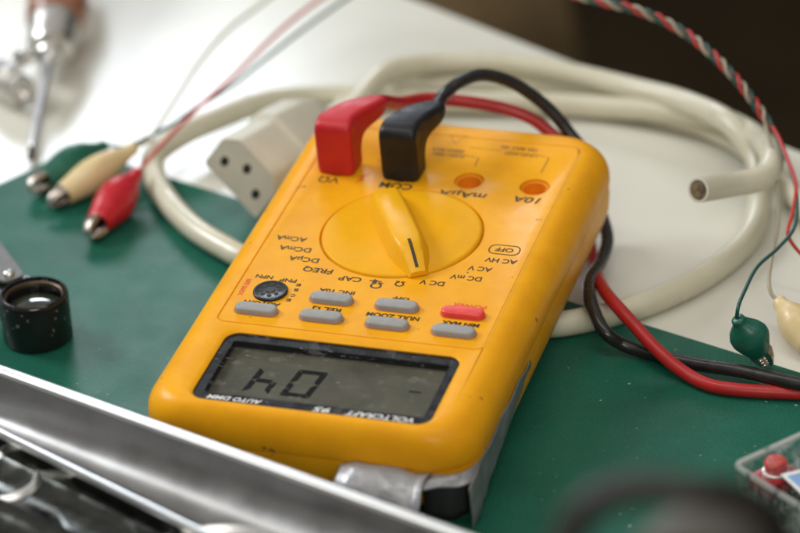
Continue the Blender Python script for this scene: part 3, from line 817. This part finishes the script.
# ------------------------------------------------------------------ crocodile clips
def clip(name, label, group, tail, mouth, m, wire_pts, wm, fat=.46, jawopen=.10, roll=0.0, wr=.06):
    tail = Vector(tail); mouth = Vector(mouth); ax = (mouth-tail); L_ = ax.length; ax.normalize()
    root = empty(name, mouth); inv = Matrix.Translation(-mouth)
    tag(root, label, 'crocodile clip', group)
    side = ax.cross(Vector((0, 0, 1))).normalized(); up = side.cross(ax).normalized()
    q = Matrix.Rotation(roll, 3, ax); side = q @ side; up = q @ up
    # vinyl boot, narrow at the wire, fat in the middle, open mouth
    st = [(0, .12, .12), (.03, .17, .17), (.12, .19, .19), (.2, .24, .26), (.35, .34, .42), (.5, .41, .50), (.62, .44, .50), (.75, .42, .44), (.88, .37, .36), (.98, .33, .31), (1.0, .315, .295)]
    k_ = fat/.46
    rings = []
    for t, a, b in st:
        c = tail+ax*(L_*t)
        rings.append([c+side*(a*k_*math.cos(2*PI*i/28))+up*(b*k_*math.sin(2*PI*i/28)) for i in range(28)])
    rr = []
    for i in range(len(rings)-1):
        for s in range(3): rr.append([x.lerp(y, s/3) for x, y in zip(rings[i], rings[i+1])])
    rr.append(rings[-1])
    for dk, t in ((.86, 1.0), (.84, .93), (.7, .86)):   # inner wall of the mouth
        c = tail+ax*(L_*t); rr.append([c+side*(.315*dk*k_*math.cos(2*PI*i/28))+up*(.295*dk*k_*math.sin(2*PI*i/28)) for i in range(28)])
    o = loft('boot', rr, m, None, ang=55); xform(o, inv); o.parent = root
    # two jaws
    for sgn in (1, -1):
        secs = []
        for t, w, h, off in ((-.9, .20, .10, .12), (-.2, .20, .10, .13), (.15, .17, .09, .09+jawopen), (.42, .13, .07, .05+jawopen), (.55, .11, .06, .04+jawopen*.6), (.60, .08, .04, .03+jawopen*.5)):
            c = mouth+ax*t+up*(sgn*off*k_)
            secs.append([c+side*p.x+up*p.y for p in rrect(-w*k_, w*k_, -h*k_, h*k_, .05, 0, seg=3)])
        j = loft('jaw', secs, M['jaw'], None, ang=40)
        # teeth
        g = Geo(); g.V = [v.co.copy() for v in j.data.vertices]; g.F = [tuple(p.vertices) for p in j.data.polygons]
        for tt in (.2, .3, .4, .5):
            c = mouth+ax*tt+up*(sgn*(.05+jawopen*.6)*k_)
            for s2 in (-1, 1):
                b0 = c+side*(s2*.09*k_)
                g.add([b0+ax*.045, b0-ax*.045, b0+side*(.04*s2), b0-up*(sgn*.09)], [(0, 1, 3), (1, 2, 3), (2, 0, 3), (0, 2, 1)])
        bpy.data.objects.remove(j)
        j = mesh('jaw', g.V, g.F, M['jaw'], None, ang=40); xform(j, inv); j.parent = root
    if wire_pts:
        w_ = tube('wire', [tail+ax*.1]+[tail]+wire_pts, wr, wm, None, n=8, seg=8); xform(w_, inv); w_.parent = root
    return root

GRP = 'crocodile clips at the corner of the mat'
clip('crocodile_clip', 'red crocodile clip, frontmost of the three on the mat corner', GRP, (-10.494, 6.283, 0.950), (-10.778, 3.674, 0.500), M['redclip'],
     [(-10.274, 6.779, 1.200), (-9.971, 7.749, 1.500), (-9.584, 9.040, 1.800), (-9.119, 11.031, 2.000), (-8.862, 13.116, 2.100), (-8.481, 14.762, 2.300), (-7.834, 16.116, 2.600), (-5.933, 17.582, 3.600), (-3.261, 15.654, 4.900), (-0.832, 12.958, 5.500)], M['wirered'], fat=.57, roll=.5)
clip('crocodile_clip', 'cream crocodile clip between the green one and the red one', GRP, (-11.144, 7.762, 1.000), (-12.528, 5.233, 0.520), M['creamclip'],
     [(-10.852, 7.967, 1.100), (-10.831, 9.035, 1.200), (-10.916, 10.834, 1.300), (-10.956, 12.944, 1.500), (-10.754, 15.029, 1.700), (-10.273, 16.984, 1.800), (-9.011, 19.330, 2.400), (-5.803, 18.351, 4.200), (-3.264, 16.228, 5.000), (-0.799, 12.847, 5.550)], M['wirewhite'], fat=.52, roll=-.3)
clip('crocodile_clip', 'dark green crocodile clip partly hidden behind the cream one', GRP, (-12.416, 8.352, 0.650), (-13.502, 5.972, 0.520), M['greenclip'],
     [(-11.912, 8.416, 0.600), (-11.175, 8.175, 1.000), (-10.424, 8.699, 1.300), (-9.962, 9.941, 1.400), (-9.401, 11.661, 1.400), (-8.974, 13.485, 1.500), (-8.302, 15.124, 1.800), (-7.354, 16.956, 2.200), (-5.416, 17.019, 3.600), (-3.014, 15.378, 4.900), (-0.866, 13.068, 5.450)], M['wiregreen'], fat=.54, roll=.2)

# braided bundle hanging in an arc over the back, strands ending in clips
def strand(mid, k, r=.095, turns=9):
    path = catmull(mid, 22); fr = frames(path); n = len(fr); out = []
    for i, (c, t, u, w) in enumerate(fr):
        a = 2*PI*(turns*i/(n-1)+k/3)
        out.append(c+u*(r*math.cos(a))+w*(r*math.sin(a)))
    return out
mid = [(-0.832, 12.958, 5.500), (1.433, 11.561, 5.600), (2.862, 11.019, 5.600), (4.187, 10.923, 5.400), (5.456, 10.622, 5.000), (6.617, 9.825, 4.600), (7.541, 9.234, 4.000), (8.327, 8.709, 3.300)]
GR2 = 'crocodile clips at the right edge'
def twisted_clip(label, tail, mouth, m, k, post, wm, fat, roll):
    st = strand(mid, k)
    root = clip('crocodile_clip', label, GR2, tail, mouth, m, None, None, fat=fat, roll=roll)
    ps = catmull([st[-1]]+post+[Vector(tail), Vector(tail)+(Vector(mouth)-Vector(tail))*.03], 10)
    V, F = tube_geo(st+ps[1:], .054, 8)
    w_ = mesh('wire', V, F, wm, None, ang=60); xform(w_, Matrix.Translation(-Vector(mouth))); w_.parent = root
    return root
twisted_clip('dark green crocodile clip standing nose down at the far edge of the mat', (9.338, -0.187, 1.900), (9.851, 0.210, 0.750), M['greenclip'], 0,
             [(8.720, 8.220, 3.000), (9.303, 7.212, 2.600), (9.754, 5.821, 2.400), (9.926, 4.540, 2.200), (9.691, 3.492, 2.100), (9.367, 2.375, 2.100), (9.339, 0.822, 2.200), (9.362, -0.171, 2.200)], M['wiregreen'], .50, .6)
twisted_clip('cream crocodile clip cut off by the right edge of the photo', (9.888, 2.553, 1.000), (11.099, 1.193, 0.500), M['creamclip'], 1,
             [(8.562, 8.145, 2.700), (8.976, 6.986, 2.200), (9.312, 5.354, 1.800), (9.447, 3.738, 1.500), (9.574, 2.855, 1.300), (9.707, 2.618, 1.100)], M['wirewhite'], .54, .3)
twisted_clip('red crocodile clip beyond the right edge on its red wire', (11.412, 3.866, 0.900), (12.640, 2.916, 0.500), M['redclip'], 2,
             [(8.748, 8.079, 3.200), (9.211, 7.231, 2.900), (9.622, 6.333, 2.600), (9.721, 5.282, 2.200), (9.737, 4.650, 1.900), (10.170, 4.619, 1.300), (10.840, 4.375, 1.000)], M['wirered'], .5, .3)

# ------------------------------------------------------------------ wooden handled screwdriver and a knurled fitting
tipp = Vector((-14.716, 7.697, 0.220)); hd = Vector((-16.348, 13.169, 1.050)); ax = (hd-tipp); Ld = ax.length; ax.normalize()
scd = empty('screwdriver', tipp); inv = Matrix.Translation(-tipp)
tag(scd, 'screwdriver with varnished wooden handle and chrome collar at upper left', 'screwdriver')
def part(o, root, inv): xform(o, inv); o.parent = root; return o
part(lathe('shaft', [(.10, .55), (.13, .65), (.165, .8), (.17, Ld*.5), (.185, Ld-.1), (.26, Ld), (.26, Ld+.2)], M['steel'], None, seg=28, axis_pt=tipp, axis=ax), scd, inv)
sdv = ax.cross(Vector((0, 0, 1))).normalized(); upd = sdv.cross(ax)
rs = []
for t, w, h in ((0, .13, .03), (.08, .135, .05), (.35, .13, .09), (.68, .12, .12)):
    c = tipp+ax*t; rs.append([c+sdv*p.x+upd*p.y for p in rrect(-w, w, -h, h, .02, 0, seg=3)])
part(loft('flat_tip', rs, M['darksteel'], None), scd, inv)
part(lathe('collar', [(.30, Ld-.02), (.44, Ld), (.48, Ld+.12), (.44, Ld+.22), (.44, Ld+.30), (.70, Ld+.42), (.80, Ld+.7), (.80, Ld+1.5), (.86, Ld+1.65), (.86, Ld+1.9), (.78, Ld+2.0)], M['chrome'], None, seg=40, axis_pt=tipp, axis=ax), scd, inv)
part(lathe('handle', [(.70, Ld+1.95), (.90, Ld+2.0), (1.0, Ld+2.3), (1.05, Ld+3.2), (.82, Ld+4.2), (.80, Ld+5.0), (1.05, Ld+6.5), (1.15, Ld+8.5), (1.0, Ld+10.2), (.5, Ld+10.9), (.1, Ld+11)], M['wood'], None, seg=40, axis_pt=tipp, axis=ax), scd, inv)

fc = Vector((-17.108, 11.787, 0.620)); fit = empty('metal_fitting', fc-Vector((0, 0, .62)))
tag(fit, 'small chrome knurled fitting lying left of the screwdriver shaft', 'fitting')
inv = Matrix.Translation(-(fc-Vector((0, 0, .62))))
fx = Vector((.72, -.62, .05)).normalized()
def knurl():
    prof = [(.3, -1.3), (.52, -1.25), (.56, -1.1), (.56, -.2), (.48, -.12), (.40, -.05), (.40, .15), (.52, .2), (.56, .28), (.56, .55), (.50, .62), (.30, .64), (.28, .4)]
    q = Vector((0, 0, 1)).rotation_difference(fx); seg = 64; rings = []
    for i, (r, h) in enumerate(prof):
        rings.append([fc+q @ Vector(((r+(.035 if (k % 4 < 2 and 2 <= i <= 3) else 0))*math.cos(2*PI*k/seg), (r+(.035 if (k % 4 < 2 and 2 <= i <= 3) else 0))*math.sin(2*PI*k/seg), h)) for k in range(seg)])
    return loft('knurled_barrel', rings, M['chrome'], None, ang=30)
part(knurl(), fit, inv)
part(lathe('thumb_screw', [(.12, 0), (.14, .5), (.30, .52), (.32, .58), (.32, .85), (.26, .9), (.05, .92)], M['chrome'], None, seg=30, axis_pt=fc+fx*(-.1)+Vector((.1, .1, .25)), axis=(.25, .35, .6)), fit, inv)

# ------------------------------------------------------------------ folding loupe
lc = Vector((-10.131, -2.372, 1.620)); lc.z = .12
lp = empty('loupe', lc)
tag(lp, 'small black folding loupe with chipped enamel on the mat at left', 'loupe')
R0 = .97
lathe('barrel', [(R0-.10, .0), (R0-.03, .03), (R0, .08), (R0, 1.36), (R0-.03, 1.44), (R0-.07, 1.47), (R0-.10, 1.46), (R0-.12, 1.38), (R0-.13, 1.0)], M['loupe'], lp, seg=72, cap0=False, cap1=False, ang=40)
lathe('lens_ring', [(R0-.125, 1.26), (R0-.125, 1.34), (R0-.15, 1.36), (R0-.19, 1.34), (R0-.20, 1.24)], M['copper'], lp, seg=72, cap0=False, cap1=False, ang=40)
lathe('lens', [(.80, .98), (.74, 1.04), (.60, 1.09), (.45, 1.14), (.25, 1.17), (.05, 1.18)], M['lens'], lp, seg=72, ang=70)
lathe('lower_lens', [(R0-.13, -.0), (R0-.11, .05), (.4, .10), (.05, .11)], M['lens'], lp, seg=60, ang=70)
# hinge lug and folded metal cover
def plate(name, pts2, z0, z1, m, parent):
    n = len(pts2)
    V = [Vector((p.x, p.y, z0)) for p in pts2]+[Vector((p.x, p.y, z1)) for p in pts2]
    F = [tuple(range(n))[::-1], tuple(range(n, 2*n))]+[(i, (i+1) % n, (i+1) % n+n, i+n) for i in range(n)]
    bm = bmesh.new(); vs = [bm.verts.new(v) for v in V]
    for f in F: bm.faces.new([vs[i] for i in f])
    bmesh.ops.recalc_face_normals(bm, faces=bm.faces)
    bmesh.ops.bevel(bm, geom=list(bm.edges), offset=.03, segments=2, affect='EDGES')
    return frombm(name, bm, m, parent)
hdir = Vector((-.8, .6)).normalized(); hn = Vector((-hdir.y, hdir.x))
def hp(a, b): v = Vector((0, 0))+hdir*a+hn*b; return Vector((v.x, v.y, 0))
plate('hinge_lug', [hp(.3, -.80), hp(1.3, -.5), hp(1.65, -.3), hp(1.75, 0), hp(1.65, .3), hp(1.3, .5), hp(.3, .80), hp(.75, .45), hp(.85, 0), hp(.75, -.45)], .15, 1.30, M['loupe'], lp)
cv = []
for k in range(13):
    a = PI*(-.5+k/12); cv.append(hp(1.35-.42*math.cos(a)*1.0, .42*math.sin(a)))
cv = [hp(1.0, .0)]
cover = [hp(1.02, -.18), hp(1.10, -.32), hp(1.3, -.40), hp(3.6, -.85), hp(4.3, -.8), hp(4.8, -.4), hp(4.9, 0), hp(4.8, .4), hp(4.3, .8), hp(3.6, .85), hp(1.3, .40), hp(1.10, .32), hp(1.02, .18)]
plate('metal_cover', cover, 1.36, 1.46, M['dull'], lp)
rv = hp(1.38, 0)
lathe('rivet', [(.17, 1.45), (.17, 1.50), (.12, 1.56), (.03, 1.58)], M['chrome'], lp, seg=24, axis_pt=(rv.x, rv.y, 0), ang=50)

# ------------------------------------------------------------------ aluminium case in front
# rim lines on the ground plan, slightly diverging towards the right
ra0 = Vector((-7.782, -9.411, 3.500)).xy; ra1 = Vector((5.828, -13.998, 3.500)).xy
rb0 = Vector((-6.848, -11.631, 3.100)).xy; rb1 = Vector((-0.219, -14.736, 3.100)).xy
rc0 = Vector((-5.849, -13.941, 2.900)).xy; rc1 = Vector((-2.832, -15.162, 2.900)).xy
def ext(a, b, t): return a+(b-a)*t
def onl(a, b, s):   # point at distance s from a along a->b
    return a+(b-a).normalized()*s
case = empty('metal_case', (ra0.x, ra0.y, .12))
tag(case, 'long polished aluminium case with bright rims in front of the meter', 'case')
inv = Matrix.Translation((-ra0.x, -ra0.y, -.12))
SS = [-22+i*.5 for i in range(0, 117)]
def railloft(name, prof, m, ang=40):
    """prof: list of (base line, offset towards camera, z); lofted along the case"""
    rings = []
    for s in SS:
        ring = []
        for (L0, L1, off, z) in prof:
            q = onl(L0, L1, s); d = (L1-L0).normalized(); nn = Vector((d.y, -d.x))
            w = q+nn*off
            ring.append(Vector((w.x, w.y, z+.004*noise.noise(Vector((s*.12, off, z))))))
        rings.append(ring)
    n = len(rings[0]); V = [v for r in rings for v in r]; F = []
    for i in range(len(rings)-1):
        for k in range(n-1): F.append((i*n+k, i*n+k+1, (i+1)*n+k+1, (i+1)*n+k))
    o = mesh(name, V, F, m, None, ang=ang)
    part(o, case, inv); return o
# outer wall, rolled rim, concave trough, second rim, sunken panel
A0, A1, B0, B1, C0_, C1_ = ra0, ra1, rb0, rb1, rc0, rc1
railloft('outer_wall', [(A0, A1, -.30, .13), (A0, A1, -.27, 1.5), (A0, A1, -.24, 3.30), (A0, A1, -.20, 3.42), (A0, A1, -.14, 3.47)], M['alu'])
railloft('upper_rim', [(A0, A1, -.14, 3.47), (A0, A1, -.12, 3.52), (A0, A1, -.08, 3.545), (A0, A1, .0, 3.56), (A0, A1, .08, 3.56), (A0, A1, .16, 3.54), (A0, A1, .19, 3.50), (A0, A1, .20, 3.44)], M['rim'])
tro = [(A0, A1, .12, 3.44), (A0, A1, .14, 3.20)]
def mixp(t, z):
    return ('mix', t, z)
def trough():
    rings = []
    for s in SS:
        a = onl(A0, A1, s); b = onl(B0, B1, s); d = (A1-A0).normalized(); nn = Vector((d.y, -d.x))
        a2 = a+nn*.20; b2 = b-nn*.12
        ring = []
        for t, z in ((0, 3.44), (.03, 3.15), (.10, 2.80), (.22, 2.50), (.36, 2.36), (.5, 2.34), (.64, 2.42), (.78, 2.60), (.84, 2.62), (.93, 2.60), (1.0, 3.02)):
            w = a2.lerp(b2, t); ring.append(Vector((w.x, w.y, z+.02*noise.noise(Vector((s*.5, t*3, 0))))))
        rings.append(ring)
    n = len(rings[0]); V = [v for r in rings for v in r]; F = []
    for i in range(len(rings)-1):
        for k in range(n-1): F.append((i*n+k, i*n+k+1, (i+1)*n+k+1, (i+1)*n+k))
    return part(mesh('trough', V, F, M['alu'], None, ang=50), case, inv)
trough()
railloft('inner_rim', [(B0, B1, -.12, 3.02), (B0, B1, -.08, 3.10), (B0, B1, -.02, 3.13), (B0, B1, .05, 3.12), (B0, B1, .09, 3.07), (B0, B1, .10, 2.98)], M['rim'])
def panel():
    rings = []
    for s in SS:
        b = onl(B0, B1, s); c = onl(C0_, C1_, s); d = (B1-B0).normalized(); nn = Vector((d.y, -d.x)); b2 = b+nn*.10
        ring = []
        for t, z in ((0, 2.98), (.04, 2.55), (.10, 2.48), (.5, 2.47), (.9, 2.50), (.97, 2.6), (1.0, 2.72)):
            w = b2.lerp(c, t); ring.append(Vector((w.x, w.y, z)))
        for off, z in ((.3, 2.72), (.5, 2.66), (.7, 2.4), (1.0, 2.38), (9, 2.38), (9.1, .13)):
            w = c+nn*off; ring.append(Vector((w.x, w.y, z)))
        rings.append(ring)
    n = len(rings[0]); V = [v for r in rings for v in r]; F = []
    for i in range(len(rings)-1):
        for k in range(n-1): F.append((i*n+k, i*n+k+1, (i+1)*n+k+1, (i+1)*n+k))
    return part(mesh('pressed_panel', V, F, M['pressed'], None, ang=40), case, inv)
pn = panel()
def ring_at(c, R, name='embossed_ring'):
    c = Vector(c)
    prof = [(R+.16, 2.45), (R+.10, 2.52), (R+.03, 2.60), (R-.03, 2.61), (R-.10, 2.52), (R-.16, 2.45)]
    o = lathe(name, [(r, h) for r, h in prof], M['alu'], None, seg=90, axis_pt=(c.x, c.y, 0), cap0=False, cap1=False, ang=60)
    o.data.materials[0] = M['rim']; part(o, case, inv); return o
ring_at((-6.508, -12.810, 2.500), 1.05); ring_at((0.440, -15.967, 2.500), 2.4); ring_at((-3.300, -15.740, 2.500), .8)
# ------------------------------------------------------------------ clear plastic box of components at the lower right
bc = Vector((10.767, -7.267, 1.900)); bd = (Vector((12.692, -4.724, 1.900))-bc); bd.z = 0; bd.normalize()
bn = Vector((bd.y, -bd.x, 0))
cb = empty('clear_box', (bc.x, bc.y, .12), (0, 0, math.atan2(bd.y, bd.x)))
tag(cb, 'clear plastic box of small components at the lower right corner', 'box')
def openbox(name, x0, x1, y0, y1, z0, z1, th, m, parent, rtop=True):
    rs = [rrect(x0, x1, y0, y1, .22, z0, 6), rrect(x0-.02, x1+.02, y0-.02, y1+.02, .24, z1-.08, 6), rrect(x0, x1, y0, y1, .22, z1, 6), rrect(x0+th*.7, x1-th*.7, y0+th*.7, y1-th*.7, .18, z1, 6), rrect(x0+th, x1-th, y0+th, y1-th, .15, z1-.06, 6), rrect(x0+th, x1-th, y0+th, y1-th, .15, z0+th, 6)]
    return loft(name, rs, m, parent, ang=40)
openbox('box_wall', 0, 7.5, -6.0, 0, 0.004, 1.75, .14, M['clear'], cb)
g = Geo(); g.ribbon(rrect(.03, 7.47, -5.97, -.03, .2, 1.765, 6), .05); 
rimb = loft('rim_edge', [rrect(-.03, 7.53, -6.03, .03, .25, 1.70, 6), rrect(-.04, 7.54, -6.04, .04, .26, 1.78, 6), rrect(.0, 7.5, -6.0, 0, .22, 1.83, 6), rrect(.09, 7.41, -5.91, -.09, .16, 1.80, 6), rrect(.10, 7.40, -5.90, -.10, .15, 1.70, 6)], M['clearedge'], cb, cap0=False, cap1=False, closed=False, ang=60)
cm = cb.rotation_euler.to_matrix().to_4x4(); cm.translation = cb.location
icm = cm.inverted()
board = empty('circuit_board', cm @ Vector((3.45, -2.95, .3))); board.rotation_euler = cb.rotation_euler
tag(board, 'dark circuit board with silver parts lying inside the clear box', 'circuit board')
box('board', -3.0, 2.6, -1.8, 1.6, -.10, .04, M['pcb'], board, bev=.02)
for (x, y, r, h) in ((-1.9, .9, .22, .5), (-.9, .9, .34, .62), (-.2, .1, .20, .5), (.9, .6, .3, .6), (-1.5, -.5, .25, .4), (.3, -.9, .3, .5)):
    lathe('metal_can', [(r+.05, .04), (r+.05, .08), (r, .10), (r, h-.04), (r-.05, h), (.03, h)], M['chrome'], board, seg=28, axis_pt=(x, y, 0), ang=40)
for (x, y) in ((-2.4, .2), (-1.1, 1.3), (-.5, -1.2)):
    lathe('glue_blob', [(.2, .04), (.19, .10), (.12, .17), (.03, .19)], M['grime'], board, seg=18, axis_pt=(x, y, 0), ang=60)
rb_c = Vector((11.500, -5.585, 0.900))
rb = empty('push_switch', (rb_c.x, rb_c.y, .28), (0, 0, cb.rotation_euler.z))
tag(rb, 'red round push switch inside the clear box', 'switch')
box('switch_base', -.55, .55, -.42, .42, .0, .42, M['redclip'], rb, bev=.05)
lathe('metal_collar', [(.36, .42), (.37, .46), (.36, .50), (.33, .52)], M['rim'], rb, seg=32)
lathe('red_cap', [(.29, .50), (.30, .56), (.30, .74), (.26, .82), (.17, .86), (.03, .87)], M['redbtn'], rb, seg=36, ang=50)
lb = Vector((12.668, -5.860, 1.000))
card = empty('label_card', (lb.x, lb.y, .9), (.1, .12, cb.rotation_euler.z-.1))
tag(card, 'pale blue and white card tucked in the clear box', 'card')
box('card_sheet', -.9, 1.4, -.55, .45, 0, .03, M['white'], card, bev=.005)
box('blue_print', -.8, 1.35, -.45, .32, .031, .035, M['blue'], card)

# ------------------------------------------------------------------ out-of-focus cables close to the camera
fcab = tube('foreground_cable', [(10.6, -47, .45), (11.6, -38, 6.0), (12.6, -32.0, 12.0), (13.101, -30.821, 15.000), (13.245, -30.545, 15.600), (13.639, -30.418, 16.000), (14.272, -30.287, 16.200), (15.072, -30.194, 16.200), (15.608, -29.816, 16.000), (16.067, -29.505, 15.600), (16.382, -29.004, 14.600), (18.6, -34, 9.0), (19.5, -40, 3.0), (20.5, -46, .45)], .28, M['darkcable'], n=10, seg=16)
tag(fcab, 'blurred black cable arching close in front at the lower right', 'cable')
gcab = tube('foreground_hose', [(12.6, -46, .9), (13.2, -39, 5.5), (13.8, -33.5, 10.0), (14.061, -29.032, 13.600), (14.407, -29.004, 14.300), (14.847, -28.903, 14.600), (15.291, -28.616, 14.400), (15.641, -28.268, 13.600), (17.0, -36, 8.0), (17.8, -42, 3), (18.4, -47, .9)], .46, M['taupe'], n=10, seg=20)
tag(gcab, 'blurred taupe hose below the black cable at the lower right', 'hose')

# ------------------------------------------------------------------ camera
cam = bpy.data.cameras.new('camera'); co = bpy.data.objects.new('camera', cam); COL.objects.link(co)
co.location = (24.852867, -71.764902, 43.898365); co.rotation_euler = (1.0688748, 0.0526111, 0.3059381)
cam.sensor_width = 36; cam.sensor_fit = 'HORIZONTAL'; cam.lens = 3156.0/800*36
cam.clip_start = .5; cam.clip_end = 2000
cam.dof.use_dof = True; cam.dof.focus_distance = 83.8
cam.dof.aperture_fstop = 0.14202/(2*.80)
cam.dof.aperture_blades = 0
S.camera = co

# ------------------------------------------------------------------ light: a window behind to the left, a strip overhead, an added fill from the front
def area(name, loc, target, sx, sy, power, col):
    l = bpy.data.lights.new(name, 'AREA'); l.shape = 'RECTANGLE'; l.size = sx; l.size_y = sy; l.energy = power; l.color = col
    o = bpy.data.objects.new(name, l); COL.objects.link(o); o.location = loc
    o.rotation_euler = (Vector(target)-Vector(loc)).to_track_quat('-Z', 'Y').to_euler()
    return o
area('window_behind', (-70, 150, 71), (-5, 10, 0), 44, 28, 47000, (.82, .90, 1.0))
area('window_left', (-130, 25, 95), (0, 0, 0), 50, 44, 165000, (.92, .96, 1.0))
area('front_fill', (60, -170, 110), (0, 0, 0), 90, 60, 130000, (1.0, .95, .88))  # added fill behind the camera, brightens the meter's shaded near end
fl_ = area('overhead_strip', (20, -22, 120), (20, -22.01, 0), 210, 16, 60000, (1.0, .97, .90)); fl_.rotation_euler = (0, 0, -.3)  # overhead light; its long strip form is added to whiten the case rims
w = bpy.data.worlds.new('World'); S.world = w; w.use_nodes = True
wt = w.node_tree; bg = wt.nodes['Background']
tc_ = wt.nodes.new('ShaderNodeTexCoord'); sp_ = wt.nodes.new('ShaderNodeSeparateXYZ'); wt.links.new(tc_.outputs['Generated'], sp_.inputs[0])
rp_ = wt.nodes.new('ShaderNodeValToRGB'); wt.links.new(sp_.outputs['Z'], rp_.inputs['Fac'])
els = rp_.color_ramp.elements
els[0].position = 0.0; els[0].color = (.10, .09, .08, 1); els[1].position = 1.0; els[1].color = (1.0, .96, .88, 1)
for p_, c_ in ((.25, (.20, .19, .175, 1)), (.42, (.62, .60, .56, 1)), (.6, (.45, .43, .40, 1)), (.8, (.9, .86, .80, 1))):
    e = els.new(p_); e.color = c_
nz_ = wt.nodes.new('ShaderNodeTexNoise'); nz_.inputs['Scale'].default_value = 2.2; nz_.inputs['Detail'].default_value = 1
wt.links.new(tc_.outputs['Generated'], nz_.inputs['Vector'])
mr_ = wt.nodes.new('ShaderNodeMapRange'); mr_.inputs['From Min'].default_value = .35; mr_.inputs['From Max'].default_value = .65; mr_.inputs['To Min'].default_value = .42*.35; mr_.inputs['To Max'].default_value = .42*1.65
wt.links.new(nz_.outputs['Fac'], mr_.inputs['Value']); wt.links.new(mr_.outputs['Result'], bg.inputs['Strength']); wt.links.new(rp_.outputs['Color'], bg.inputs['Color'])

S.view_settings.view_transform = 'Standard'; S.view_settings.look = 'None'; S.view_settings.exposure = 0; S.view_settings.gamma = 1
S.render.engine = 'CYCLES'
S.render.resolution_x = 1024; S.render.resolution_y = 682
